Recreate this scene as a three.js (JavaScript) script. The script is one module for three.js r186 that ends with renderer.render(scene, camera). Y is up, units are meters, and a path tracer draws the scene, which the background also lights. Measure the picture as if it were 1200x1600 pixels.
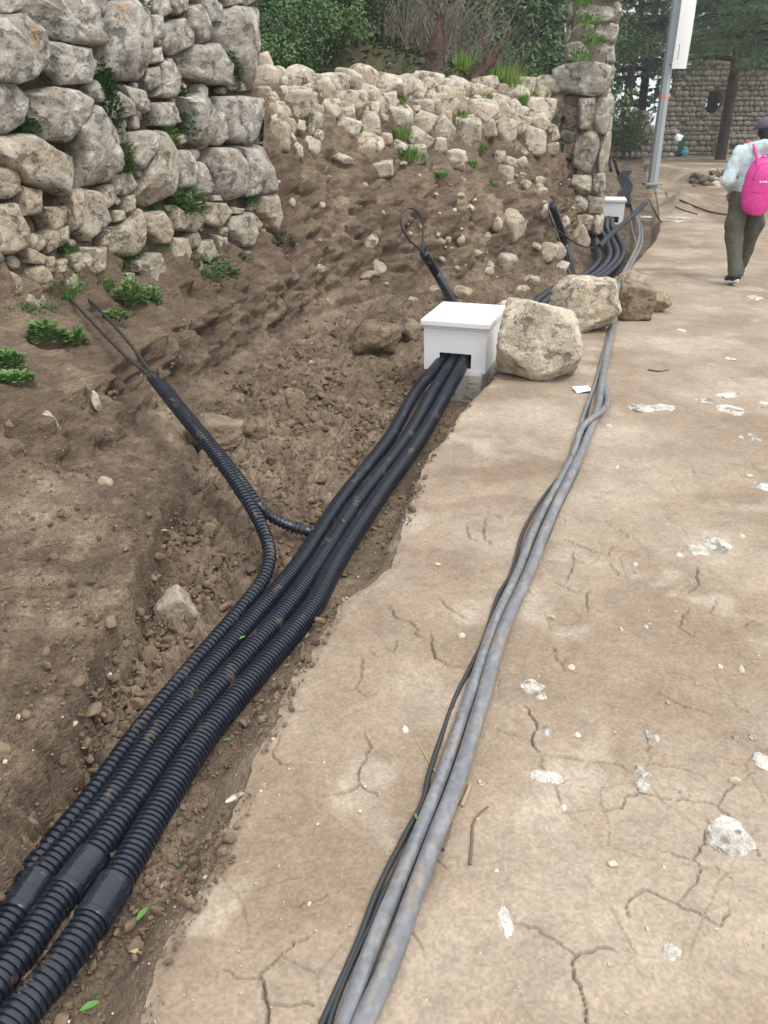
import * as THREE from 'three';
import { ImprovedNoise } from 'three/addons/math/ImprovedNoise.js';
import { mergeGeometries, mergeVertices, toCreasedNormals } from 'three/addons/utils/BufferGeometryUtils.js';
import { RoundedBoxGeometry } from 'three/addons/geometries/RoundedBoxGeometry.js';

// ---------- camera, sky, sun, exposure ----------
const FPX = 1260, PITCH = 25.3 * Math.PI / 180, EYE = 1.58;      // focal length in pixels of a 1200 x 1600 frame
const scene = new THREE.Scene();
const camera = new THREE.PerspectiveCamera(2 * Math.atan(800 / FPX) * 180 / Math.PI, 768 / 1024, 0.05, 900);
camera.position.set(0, EYE, 0);
camera.rotation.set(-PITCH, 0, 0);
const renderer = new THREE.WebGLRenderer({ antialias: true });
renderer.setSize(768, 1024);
renderer.toneMapping = THREE.LinearToneMapping;
renderer.toneMappingExposure = 1.36;
renderer.shadowMap.enabled = true;
renderer.shadowMap.type = THREE.PCFSoftShadowMap;
const SKY_LEVEL = 1.2, SUN_LEVEL = 1.4;
{ // bright overcast: white cloud, brighter overhead
  const W = 128, H = 64, d = new Float32Array(W * H * 4), pn = new ImprovedNoise();
  for (let j = 0; j < H; j++) for (let i = 0; i < W; i++) {
    const el = (j + 0.5) / H * Math.PI - Math.PI / 2, az = i / W * Math.PI * 2;
    const s = Math.max(0, Math.sin(el));
    const n = pn.noise(Math.cos(az) * Math.cos(el) * 2 + 7, Math.sin(el) * 3, Math.sin(az) * Math.cos(el) * 2) * 0.12;
    const L = SKY_LEVEL * (0.66 + 0.52 * s + n);
    d.set([L * 0.975, L * 1.0, L * 1.03, 1], (j * W + i) * 4);
  }
  const t = new THREE.DataTexture(d, W, H, THREE.RGBAFormat, THREE.FloatType);
  t.mapping = THREE.EquirectangularReflectionMapping; t.magFilter = THREE.LinearFilter; t.minFilter = THREE.LinearFilter; t.wrapS = THREE.RepeatWrapping; t.needsUpdate = true;
  scene.background = t; scene.environment = t;
}
const sun = new THREE.DirectionalLight(new THREE.Color(1, 0.955, 0.88), SUN_LEVEL);
sun.position.set(14, 30, 6); sun.target.position.set(1, 0, -8);
sun.castShadow = true; sun.shadow.radius = 34; sun.shadow.mapSize.set(2048, 2048);
Object.assign(sun.shadow.camera, { left: -30, right: 30, top: 40, bottom: -30, near: 1, far: 120 });
scene.add(sun, sun.target);

// ---------- helpers ----------
let seed = 20240131;
const rnd = () => { seed = (seed + 0x6D2B79F5) | 0; let t = Math.imul(seed ^ (seed >>> 15), 1 | seed); t = (t + Math.imul(t ^ (t >>> 7), 61 | t)) ^ t; return ((t ^ (t >>> 14)) >>> 0) / 4294967296; };
const rr = (a, b) => a + (b - a) * rnd();
const pick = a => a[Math.floor(rnd() * a.length)];
const clamp = (x, a = 0, b = 1) => Math.min(b, Math.max(a, x));
const lerp = (a, b, t) => a + (b - a) * t;
const sst = (a, b, x) => { const t = clamp((x - a) / (b - a)); return t * t * (3 - 2 * t); };
const IN = new ImprovedNoise();
const no = (x, y, z = 0) => IN.noise(x + 51.3, y + 17.7, z + 33.1);
const fbm = (x, y, z = 0, o = 4) => { let s = 0, a = 0.5, f = 1; for (let i = 0; i < o; i++) { s += a * no(x * f, y * f, z * f + i * 7.3); a *= 0.5; f *= 2.03; } return s; };
const V = (x, y, z) => new THREE.Vector3(x, y, z);
const mix3 = (a, b, t) => [lerp(a[0], b[0], t), lerp(a[1], b[1], t), lerp(a[2], b[2], t)];
const CP = Math.cos(PITCH), SP = Math.sin(PITCH);
const ray = (px, py) => { const u = (px - 600) / FPX, v = (py - 800) / FPX; return [u, -v * CP - SP, v * SP - CP]; };   // sight line in metres per metre of depth
const at = (px, py, H = 0) => { const [u, y, z] = ray(px, py); const k = (H - EYE) / y; return V(u * k, H, z * k); };      // a measured spot at height H
const mpp = p => (-(p.z) * CP - (p.y - EYE) * SP) / FPX;         // metres per photograph pixel at a spot

const taken = new Map();
function numbered(n) { const k = taken.get(n) || 0; taken.set(n, k + 1); return k ? n + '_' + String(k).padStart(3, '0') : n; }
function sh(o) { o.traverse(c => { if (c.isMesh) { c.castShadow = true; c.receiveShadow = true; } }); return o; }
function tag(o, label, category, group) { o.userData.label = label; o.userData.category = category; if (group) o.userData.group = group; return o; }
function group(name, label, category, grp, p) { const g = new THREE.Group(); g.name = numbered(name); if (p) g.position.copy(p); tag(g, label, category, grp); scene.add(g); return g; }
function part(name, geo, mat, parent) { const m = new THREE.Mesh(geo, mat); m.name = name; m.castShadow = m.receiveShadow = true; parent.add(m); return m; }
function solo(name, geo, mat, label, category, grp) { const m = new THREE.Mesh(geo, mat); m.name = numbered(name); m.castShadow = m.receiveShadow = true; scene.add(m); if (label) tag(m, label, category, grp); return m; }
function setting(name, geo, mat) { const m = new THREE.Mesh(geo, mat); m.name = name; m.receiveShadow = m.castShadow = true; m.userData.kind = 'structure'; m.userData.label = ''; delete m.userData.label; scene.add(m); return m; }

// periodic value noise for tiling textures
function tileFbm(N, cells, oct, sd) {
  const out = new Float32Array(N * N);
  let amp = 1, tot = 0;
  for (let o = 0; o < oct; o++) {
    const c = cells << o, lat = new Float32Array(c * c); let s = sd * 7919 + o * 131;
    for (let i = 0; i < c * c; i++) { s = (Math.imul(s, 1664525) + 1013904223) >>> 0; lat[i] = s / 4294967296; }
    for (let j = 0; j < N; j++) { const y = j / N * c, y0 = Math.floor(y), fy = y - y0, wy = fy * fy * (3 - 2 * fy);
      for (let i = 0; i < N; i++) { const x = i / N * c, x0 = Math.floor(x), fx = x - x0, wx = fx * fx * (3 - 2 * fx);
        const a = lat[(y0 % c) * c + x0 % c], b = lat[(y0 % c) * c + (x0 + 1) % c], e = lat[((y0 + 1) % c) * c + x0 % c], f = lat[((y0 + 1) % c) * c + (x0 + 1) % c];
        out[j * N + i] += amp * lerp(lerp(a, b, wx), lerp(e, f, wx), wy); } }
    tot += amp; amp *= 0.55;
  }
  for (let i = 0; i < out.length; i++) out[i] /= tot;
  return out;
}
function dataTex(N, fn, srgb) {
  const d = new Uint8Array(N * N * 4);
  for (let i = 0; i < N * N; i++) { const c = fn(i); d[i * 4] = clamp(c[0]) * 255; d[i * 4 + 1] = clamp(c[1]) * 255; d[i * 4 + 2] = clamp(c[2]) * 255; d[i * 4 + 3] = 255; }
  const t = new THREE.DataTexture(d, N, N, THREE.RGBAFormat); t.wrapS = t.wrapT = THREE.RepeatWrapping; t.magFilter = THREE.LinearFilter; t.minFilter = THREE.LinearMipmapLinearFilter; t.generateMipmaps = true;
  if (srgb) t.colorSpace = THREE.SRGBColorSpace; t.needsUpdate = true; return t;
}
const g3 = v => [v, v, v];
const NA = tileFbm(512, 8, 6, 3), NB = tileFbm(512, 32, 4, 9), NC = tileFbm(512, 4, 7, 21), ND = tileFbm(512, 128, 2, 5);
// grain textures: tone variation round 1 (multiplied with each thing's own colour) and fine relief
const soilMap = dataTex(512, i => { const v = 0.86 + 0.22 * (NA[i] - 0.5) + 0.34 * (NB[i] - 0.5) + 0.34 * (ND[i] - 0.5); return [v, v * 0.985, v * 0.965]; }, true);
const pathMap = dataTex(512, i => { const v = 0.9 + 0.10 * (NA[i] - 0.5) + 0.12 * (NB[i] - 0.5) + 0.2 * (ND[i] - 0.5); return [v, v * 0.99, v * 0.975]; }, true);
const soilBump = dataTex(512, i => g3(0.42 * NA[i] + 0.36 * NB[i] + 0.22 * ND[i]));
const stoneMap = dataTex(512, i => { let v = 0.9 + 0.3 * (NC[i] - 0.5) + 0.26 * (NB[i] - 0.5) + 0.26 * (ND[i] - 0.5); if (NA[i] < 0.40) v -= 0.22 * (0.5 + ND[i]) * sst(0.40, 0.34, NA[i]); return g3(v); }, true);
const stoneBump = dataTex(512, i => g3(0.5 * NC[i] + 0.35 * NB[i] + (NA[i] < 0.4 ? -(0.4 - NA[i]) * 1.6 : 0)));
const fineMap = dataTex(512, i => g3(0.9 + 0.25 * (NB[i] - 0.5) + 0.15 * (NA[i] - 0.5)), true);

const std = (o) => new THREE.MeshStandardMaterial(Object.assign({ roughness: 0.95, metalness: 0 }, o));
const lin = (r, g, b) => new THREE.Color().setRGB(r, g, b);
const M = {
  soil: std({ vertexColors: true, map: soilMap, bumpMap: soilBump, bumpScale: 0.022, roughness: 1 }),
  path: std({ vertexColors: true, map: pathMap, bumpMap: soilBump, bumpScale: 0.003, roughness: 0.95 }),
  stone: std({ vertexColors: true, map: stoneMap, bumpMap: stoneBump, bumpScale: 0.018, roughness: 0.93 }),
  clod: std({ color: lin(0.17, 0.118, 0.075), map: soilMap, bumpMap: soilBump, bumpScale: 0.004, roughness: 1 }),
};
// ---------- the lie of the land ----------
// across-profile at stations of z: x,y pairs from the path's edge (lip) leftwards:
// lip, lip foot, trench floor, step foot, step top, bank foot, mid bank, bank top, crest, far
const ST = [
  [2.0, -.60,0, -.66,-.13, -1.05,-.16, -1.10,-.15, -1.18,-.01, -3.2,.03, -4.2,.28, -5.2,.55, -5.9,2.2, -40,3.4],
  [0.0, -.53,0, -.59,-.13, -1.00,-.17, -1.03,-.16, -1.11,-.01, -2.6,.04, -3.5,.28, -4.5,.55, -5.2,2.2, -38,3.4],
  [-1.0, -.495,0, -.545,-.14, -.93,-.17, -.96,-.16, -1.04,.05, -2.2,.08, -3.05,.30, -4.10,.55, -4.8,2.2, -37,3.4],
  [-1.4, -.42,0, -.475,-.14, -.88,-.17, -.92,-.16, -.98,.05, -2.05,.08, -2.9,.30, -3.92,.55, -4.6,2.2, -36,3.4],
  [-2.0, -.325,0, -.385,-.14, -.80,-.17, -.90,-.16, -.935,.06, -1.9,.09, -2.65,.31, -3.66,.55, -4.4,2.2, -36,3.4],
  [-2.55, -.17,0, -.24,-.13, -.70,-.17, -.885,-.16, -.925,.06, -1.75,.09, -2.45,.31, -3.4,.55, -4.1,2.2, -36,3.4],
  [-2.85, .03,0, -.09,-.12, -.64,-.17, -.93,-.15, -.97,.05, -1.68,.09, -2.3,.31, -3.28,.55, -4,2.2, -36,3.4],
  [-3.5, .12,0, .05,-.15, -.50,-.17, -.97,-.14, -1.03,.03, -1.58,.07, -2.1,.31, -2.98,.55, -3.7,2.2, -36,3.4],
  [-4.0, .22,0, .15,-.16, -.40,-.17, -1.0,-.13, -1.1,-.05, -1.5,.03, -1.72,.30, -2.75,.55, -3.45,2.2, -36,3.4],
  [-4.85, .48,0, .40,-.20, -.2,-.18, -1.1,-.10, -1.2,-.06, -1.42,.0, -1.58,.33, -2.38,.55, -3.1,2.2, -36,3.4],
  [-5.75, .84,0, .72,-.22, .05,-.19, -1.05,-.10, -1.18,-.08, -1.32,-.03, -1.45,.33, -1.98,.55, -2.7,2.2, -36,3.4],
  [-7.0, 1.12,0, 1.0,-.22, .35,-.19, -.8,-.12, -.92,-.10, -1.03,-.05, -1.11,.33, -1.43,.55, -2.2,2.2, -36,3.4],
  [-8.0, 1.72,0, 1.63,-.22, .75,-.20, -.45,-.14, -.58,-.12, -.70,-.08, -.79,.34, -.98,.58, -1.75,2.2, -36,3.4],
  [-8.45, 1.96,0, 1.88,-.22, .95,-.20, -.2,-.14, -.33,-.12, -.45,-.08, -.62,.75, -.95,1.22, -1.4,1.95, -36,3.6],
  [-9.2, 2.36,0, 2.28,-.22, 1.25,-.20, .25,-.14, .12,-.12, .0,-.08, -.2,.75, -.6,1.28, -1.05,1.97, -36,3.8],
  [-10.5, 3.05,0, 2.97,-.24, 1.95,-.22, 1.45,-.14, 1.36,-.12, 1.26,-.06, .95,.72, .25,1.25, -.3,1.98, -36,4],
  [-12.0, 3.7,0, 3.62,-.26, 2.7,-.24, 2.5,-.16, 2.43,-.12, 2.36,-.05, 2.08,.65, 1.35,1.15, .75,1.88, -36,4.2],
  [-13.5, 4.32,0, 4.24,-.24, 3.4,-.22, 3.25,-.12, 3.18,-.08, 3.10,.02, 2.95,.5, 2.8,1.0, 2.4,1.85, -36,4.4],
  [-15.0, 4.85,0, 4.75,-.20, 4.1,-.18, 3.95,-.05, 3.88,0, 3.8,.08, 3.55,.4, 3.25,.7, 2.7,1.7, -36,4.6],
  [-18.0, 5.75,.1, 5.6,-.08, 5.1,-.06, 4.9,.02, 4.84,.06, 4.75,.15, 4.5,.34, 4.2,.5, 3.2,.9, -36,4.8],
  [-22.0, 6.9,.3, 6.75,.16, 6.3,.16, 6.1,.22, 6.0,.25, 5.9,.3, 5.6,.42, 5.2,.5, 4.0,.7, -36,4.8],
  [-30.0, 9.0,.42, 8.9,.38, 8.4,.38, 8.2,.4, 8.0,.42, 7.8,.44, 7.4,.48, 7,.5, 5,.6, -36,4.4],
  [-60.0, 17,.5, 16.9,.5, 16.4,.5, 16,.5, 15.6,.5, 15.2,.5, 14.8,.5, 14,.5, 10,.6, -36,3],
  [-140.0, 36,.5, 35.9,.5, 35.4,.5, 35,.5, 34.6,.5, 34.2,.5, 33.8,.5, 33,.5, 20,.6, -60,2],
];
const NK = 11;
function knots(z) {
  let i = 0; while (i < ST.length - 2 && z < ST[i + 1][0]) i++;
  const a = ST[i], b = ST[i + 1], t = clamp((z - a[0]) / (b[0] - a[0])), k = [];
  for (let j = 0; j < 10; j++) k.push([lerp(a[1 + 2 * j], b[1 + 2 * j], t), lerp(a[2 + 2 * j], b[2 + 2 * j], t)]);
  k.splice(9, 0, [k[8][0] - 2.4, k[8][1] + (0.1 + 0.8 * sst(-11.5, -13, z)) * sst(-8, -9, z) * (1 - sst(-22, -32, z))]); if (z < -8.2) k[10][1] = lerp(k[10][1], k[8][1] + 0.4, 1 - sst(-20, -30, z));
  const wide = 0.07 * (1 - sst(-2.2, -3, z)); k[1][0] -= wide;
  const jag = 0.028 * fbm(z * 4.1, 3.3, 0, 4) * clamp(3 / (1 + Math.abs(z) * 0.2), 0.4, 2);   // the lip crumbles unevenly
  const st = 0.06 * fbm(z * 2.6, 9.1, 0, 3), ft = 0.10 * fbm(z * 1.4, 14.1, 0, 3);
  k[0][0] += jag; k[1][0] += jag * 0.6; k[3][0] += st; k[4][0] += st * 1.2; k[5][0] += ft; k[6][0] += ft * 0.7;
  k.arc = [0]; for (let j = 0; j < NK - 1; j++) k.arc.push(k.arc[j] + Math.hypot(k[j + 1][0] - k[j][0], k[j + 1][1] - k[j][1]));
  return k;
}
const rise = z => 0.5 * sst(-14, -38, z);
function pathY(x, z, k0y) {
  let y = Math.max(rise(z), k0y === undefined ? 0 : 0) + 0.012 * fbm(x * 1.3, z * 1.3, 2, 3) * 2;
  y += 0.36 * Math.exp(-(((x - 6.25) / 0.95) ** 2 + ((z + 19.3) / 1.3) ** 2)) * (1 + 0.5 * fbm(x * 3, z * 3, 0, 3)) * (z < -15 && z > -23 ? sst(0, 0.6, x - lipX(z)) : 0);   // earth heaped round the lamp post
  y += 0.3 * sst(8.3, 8.9, x + 0.4 * fbm(z * 0.7, x, 0, 3)) * sst(-24.2, -24.55, z + 0.35 * fbm(x * 0.9, 4, 0, 3)) * (1 - sst(-27, -35, z));
  y -= 0.10 * Math.exp(-(((z + 11.5) / 0.35) ** 2)) * sst(3.3, 4, x) * 0.25 * (1 + fbm(x * 2, z * 2));
  return y;
}
const lipX = z => knots(z)[0][0];
function groundY(x, z) {
  const k = knots(z);
  if (x >= k[0][0]) return pathY(x, z);
  for (let j = 0; j < NK - 1; j++) if (x >= k[j + 1][0]) { const t = (k[j][0] - x) / Math.max(1e-6, k[j][0] - k[j + 1][0]); return lerp(j === 0 ? pathY(k[0][0], z) : k[j][1], k[j + 1][1], t); }
  return k[NK - 1][1];
}
function hit(px, py, lift = 0) {        // where a sight line meets the ground
  const [u, y, z] = ray(px, py); let t = 0.5, dt = 0.02, pt = t;
  for (let i = 0; i < 6000 && t < 120; i++) { const Y = EYE + y * t; if (Y < groundY(u * t, z * t) + lift) { let a = pt, b = t; for (let q = 0; q < 12; q++) { const m = (a + b) / 2; if (EYE + y * m < groundY(u * m, z * m) + lift) b = m; else a = m; } return V(u * b, EYE + y * b, z * b); } pt = t; t += dt; dt = 0.01 + t * 0.004; }
  return V(u * 60, 0.5, z * 60);
}

// rows of the ground sheets: closer together near the viewer
const rowsFor = f => { const rows = []; let z = 1.2; while (z > -140) { rows.push(z); const Z = Math.max(0, -z); z -= Z < 0.5 ? (z > 0 ? 0.05 : 0.012) : Z < 14.5 ? clamp((Z * Z + 2.5) / 1990 * 2.0, 0.0039, 0.024) * f : Z < 32 ? 0.12 : Z < 60 ? 0.8 : 8; } rows.push(-140); return rows; };
const rows = rowsFor(1), nearRows = rowsFor(0.84).filter(z => z > -4.2), farRows = rowsFor(1.8).filter(z => z < -4.2); nearRows.push(-4.2); farRows.unshift(-4.05, -4.2);

// cracks in the dried mud of the path, as measured (pixel polylines on the path surface)
const CR = [
  [[820,1105],[838,1130],[832,1165],[845,1180],2.2],[[845,1180],[846,1198],[870,1235],[880,1265],[919,1296],1],[[848,1178],[900,1185],[960,1190],[990,1205],1.2],
  [[775,1140],[795,1150],[812,1154],1.1],[[865,1010],[868,1025],[882,1045],[905,1055],1],
  [[406,1526],[419,1571],[419,1640],1.8],[[406,1522],[440,1489],[492,1455],1.3],[[419,1571],[507,1571],1.2],[[350,1516],[375,1530],[406,1526],.9],[[455,1417],[500,1405],[515,1395],.8],
  [[608,945],[616,962],[640,971],[651,982],[649,992],[677,1003],1.7],[[673,994],[679,1031],[700,1042],[734,1045],2],[[565,1027],[565,1057],[556,1076],[531,1080],1.4],[[556,1076],[572,1089],[600,1085],1],
  [[569,1147],[580,1168],[561,1204],[561,1226],[542,1239],[497,1243],1.5],[[561,1226],[591,1245],1.3],[[687,937],[700,950],[737,973],1.5],[[437,1147],[426,1177],[437,1192],[471,1196],1.3],[[449,1099],[458,1110],[486,1108],1.3],
  [[620,1002],[613,1020],[600,1010],1],[[576,1015],[592,1028],[610,1030],.8],[[655,1295],[680,1340],[705,1365],.7],
  [[982,1431],[982,1405],[1005,1388],[1057,1410],[1125,1446],[1138,1427],[1136,1401],1.4],[[802,1444],[838,1450],[900,1495],[934,1482],[994,1489],1.2],[[900,1495],[896,1517],[906,1547],[915,1577],[913,1640],1.4],
  [[877,1270],[930,1264],[971,1259],[975,1244],[997,1236],[1084,1251],[1121,1255],[1147,1225],[1177,1208],1.3],[[1121,1255],[1144,1277],[1174,1315],[1200,1345],1.4],[[1106,1277],[1101,1307],[1086,1341],[1057,1334],[1024,1321],1.4],
  [[1086,1341],[1095,1356],[1091,1375],[1058,1408],1],[[1020,1192],[1045,1196],[1080,1205],[1115,1216],.9],[[1011,1145],[1013,1175],1],[[1028,1082],[1070,1105],[1112,1118],1],[[870,1180],[895,1185],.8],
  [[881,842],[920,858],[949,867],1.5],[[949,867],[958,850],1.2],[[895,860],[897,875],[893,890],[880,915],1.2],[[866,910],[890,922],[917,925],[917,959],1.4],[[887,876],[920,882],[935,870],1.1],[[953,880],[970,900],1],
  [[1087,884],[1089,914],[1072,927],1.3],[[1076,949],[1063,966],[1063,980],1.2],[[1063,980],[1090,995],1],[[1122,931],[1110,958],1],[[1160,977],[1180,964],1],[[905,768],[955,788],1],[[965,825],[985,840],[1003,842],1],
  [[1063,860],[1075,852],[1085,850],1],[[758,808],[755,840],[780,855],1.3],[[760,800],[790,812],[815,790],1],[[725,815],[735,840],[756,850],1.1],
];
const cracks = [];
for (const c of CR) { const w = c[c.length - 1]; const p = c.slice(0, -1).map(q => at(q[0], q[1], 0));
  for (let i = 0; i + 1 < p.length; i++) { // each stretch wanders a little
    const n = Math.max(2, Math.ceil(p[i].distanceTo(p[i + 1]) / 0.02)); let prev = p[i];
    for (let j = 1; j <= n; j++) { const q = p[i].clone().lerp(p[i + 1], j / n); if (j < n) { q.x += rr(-1, 1) * 0.006; q.z += rr(-1, 1) * 0.006; } const u = (i + j / n) / (p.length - 1), e = Math.min(1, 4 * Math.min(u + 0.08, 1.08 - u)); cracks.push([prev.x, prev.z, q.x, q.z, w * e * rr(0.75, 1.15)]); if (rnd() < 0.05) { const a = rr(0, 6.28), L = rr(0.02, 0.07); let s = q.clone(); for (let b = 0; b < 4; b++) { const t = s.clone().add(V(Math.cos(a + rr(-.5, .5)) * L / 4, 0, Math.sin(a + rr(-.5, .5)) * L / 4)); cracks.push([s.x, s.z, t.x, t.z, 0.5 - b * 0.08]); s = t; } } prev = q; } } }
const crGrid = new Map(), CG = 0.05;
cracks.forEach((c, i) => { const x0 = Math.floor((Math.min(c[0], c[2]) - 0.02) / CG), x1 = Math.floor((Math.max(c[0], c[2]) + 0.02) / CG), z0 = Math.floor((Math.min(c[1], c[3]) - 0.02) / CG), z1 = Math.floor((Math.max(c[1], c[3]) + 0.02) / CG);
  for (let a = x0; a <= x1; a++) for (let b = z0; b <= z1; b++) { const k = a + ',' + b; if (!crGrid.has(k)) crGrid.set(k, []); crGrid.get(k).push(i); } });
function crackDepth(x, z, cell) {
  const l = crGrid.get(Math.floor(x / CG) + ',' + Math.floor(z / CG)); let best = 0;
  if (l) for (const i of l) { const c = cracks[i], dx = c[2] - c[0], dz = c[3] - c[1], t = clamp(((x - c[0]) * dx + (z - c[1]) * dz) / (dx * dx + dz * dz + 1e-9)); const d = Math.hypot(x - c[0] - dx * t, z - c[1] - dz * t); const w = Math.max(0.0013 * c[4], cell * 0.43); if (d < w) best = Math.max(best, (1 - d / w) ** 0.3 * 0.018 * Math.min(1.5, 0.08 + c[4] * 0.62)); }
  // fine net of shrinkage cracks: hairlines along the edges of wandering cells
  const wx = x + 0.05 * fbm(x * 5, z * 5, 31, 3), wz = z + 0.05 * fbm(x * 5, z * 5, 47, 3), S = 0.27, gx = Math.floor(wx / S), gz = Math.floor(wz / S); let a = 9, b = 9;
  for (let i = -1; i <= 1; i++) for (let j = -1; j <= 1; j++) { const u = gx + i, v = gz + j, h1 = Math.abs(Math.sin(u * 127.1 + v * 311.7) * 43758.5453) % 1, h2 = Math.abs(Math.sin(u * 269.5 + v * 183.3) * 24634.6345) % 1, d = Math.hypot((u + h1) * S - wx, (v + h2) * S - wz); if (d < a) { b = a; a = d; } else if (d < b) b = d; }
  const e = (b - a) * 0.5, hw = cell * 0.42, m = sst(0.02, 0.16, fbm(x * 1.9 + 3, z * 1.9, 61, 3)); if (e < hw && m > 0) best = Math.max(best, (1 - e / hw) ** 0.4 * 0.0065 * m);
  return best;
}
const C_SOIL = [0.21, 0.156, 0.111], C_SOILD = [0.125, 0.09, 0.062], C_SOILL = [0.31, 0.243, 0.176];
const C_PATH = [0.325, 0.252, 0.184], C_PATHL = [0.50, 0.418, 0.335], C_PATHD = [0.255, 0.192, 0.133];
function sheet(nc, vert, rows) {           // grid of rows x nc columns -> geometry
  const nr = rows.length, pos = new Float32Array(nr * nc * 3), col = new Float32Array(nr * nc * 3), uv = new Float32Array(nr * nc * 2), idx = new Uint32Array((nr - 1) * (nc - 1) * 6);
  for (let i = 0; i < nr; i++) { const z = rows[i], K = knots(z), ctx = { K, z, i, dz: i + 1 < nr ? rows[i] - rows[i + 1] : 1 };
    for (let j = 0; j < nc; j++) { const o = i * nc + j, r = vert(ctx, j); pos.set(r[0], o * 3); col.set(r[1], o * 3); uv.set(r[2], o * 2); } }
  let q = 0; for (let i = 0; i + 1 < nr; i++) for (let j = 0; j + 1 < nc; j++) { const a = i * nc + j, b = a + 1, c = a + nc, d = c + 1; idx[q++] = a; idx[q++] = b; idx[q++] = c; idx[q++] = b; idx[q++] = d; idx[q++] = c; }
  const g = new THREE.BufferGeometry(); g.setAttribute('position', new THREE.BufferAttribute(pos, 3)); g.setAttribute('color', new THREE.BufferAttribute(col, 3)); g.setAttribute('uv', new THREE.BufferAttribute(uv, 2)); g.setIndex(new THREE.BufferAttribute(idx, 1)); g.computeVertexNormals(); return g;
}
function pathColour(x, z) {
  let c = C_PATH;
  const big = fbm(x * 0.9 + 5, z * 0.9, 1, 4), mid = fbm(x * 3.2, z * 3.2, 4, 4), sm = fbm(x * 11, z * 11, 8, 3);
  c = mix3(c, C_PATHL, clamp(0.33 + big * 1.7 + mid * 0.5));            // dusty dry crust
  c = mix3(c, C_PATHD, clamp((-mid * 0.5 - big * 0.6) * 0.8 - 0.05));            // damper, trodden mud
  const pale = sst(0.12, 0.30, fbm(x * 2.1 + 9, z * 2.1 + 3, 6, 5)) ; c = mix3(c, [0.52, 0.445, 0.36], pale * 0.7);   // chalky smears
  const damp = sst(0.1, 0.2, fbm(x * 1.6 + 30, z * 2.4, 2, 5)); c = mix3(c, [0.235, 0.172, 0.12], damp * 0.45 * sst(-2.2, -3.5, z) * (1 - sst(0.5, 1.4, x - lipX(z))));   // crumbs of dug soil trodden in
  if (z < -13) c = mix3(c, [0.24, 0.175, 0.12], sst(-0.06, 0.1, fbm(x * 0.55 + 4, z * 0.4, 3, 4)) * sst(-13, -16, z) * 0.85);   // dug earth lying about further on
  const gr = fbm(x * 45, z * 45, 2, 2), s = 1 + sm * 0.10 + gr * 0.10; return [c[0] * s, c[1] * s, c[2] * s];
}
// footpath
const PM = 18;
const pathSheet = (PC, rws) => sheet(PC + PM, ({ K, z, dz }, j) => {
  const Z = Math.max(0.6, -z), lip = K[0][0], right = Math.max(lip + 0.6, 0.5 * (Z * 0.92 + 0.72)) + 0.15;
  const x = j < PC ? lerp(lip, right, j / (PC - 1)) : right + ((j - PC + 1) / PM) ** 2.2 * 70;
  const cell = Math.max((right - lip) / PC, dz);
  let y = pathY(x, z) ;
  const d = x - lip;
  if (j === 0) y -= 0.05;
  y -= 0.02 * (1 - sst(0, 0.05, d)) * (0.5 + fbm(x * 9, z * 9));
  y += 0.010 * fbm(x * 5, z * 5, 3, 3) + (cell < 0.012 ? 0.003 * fbm(x * 25, z * 25, 5, 2) : 0);
  if (z > -6.5 && j < PC) y -= crackDepth(x, z, cell);
  if (rws === farRows && z > -4.201) y -= z > -4.1 ? 0.03 : 0.003;      // tucked under the nearer sheet
  return [[x, y, z], pathColour(x, z), [x / 0.9, z / 0.9]];
}, rws);
const footpath = setting('footpath', pathSheet(400, nearRows), M.path);
setting('footpath_001', pathSheet(150, farRows), M.path);
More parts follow.
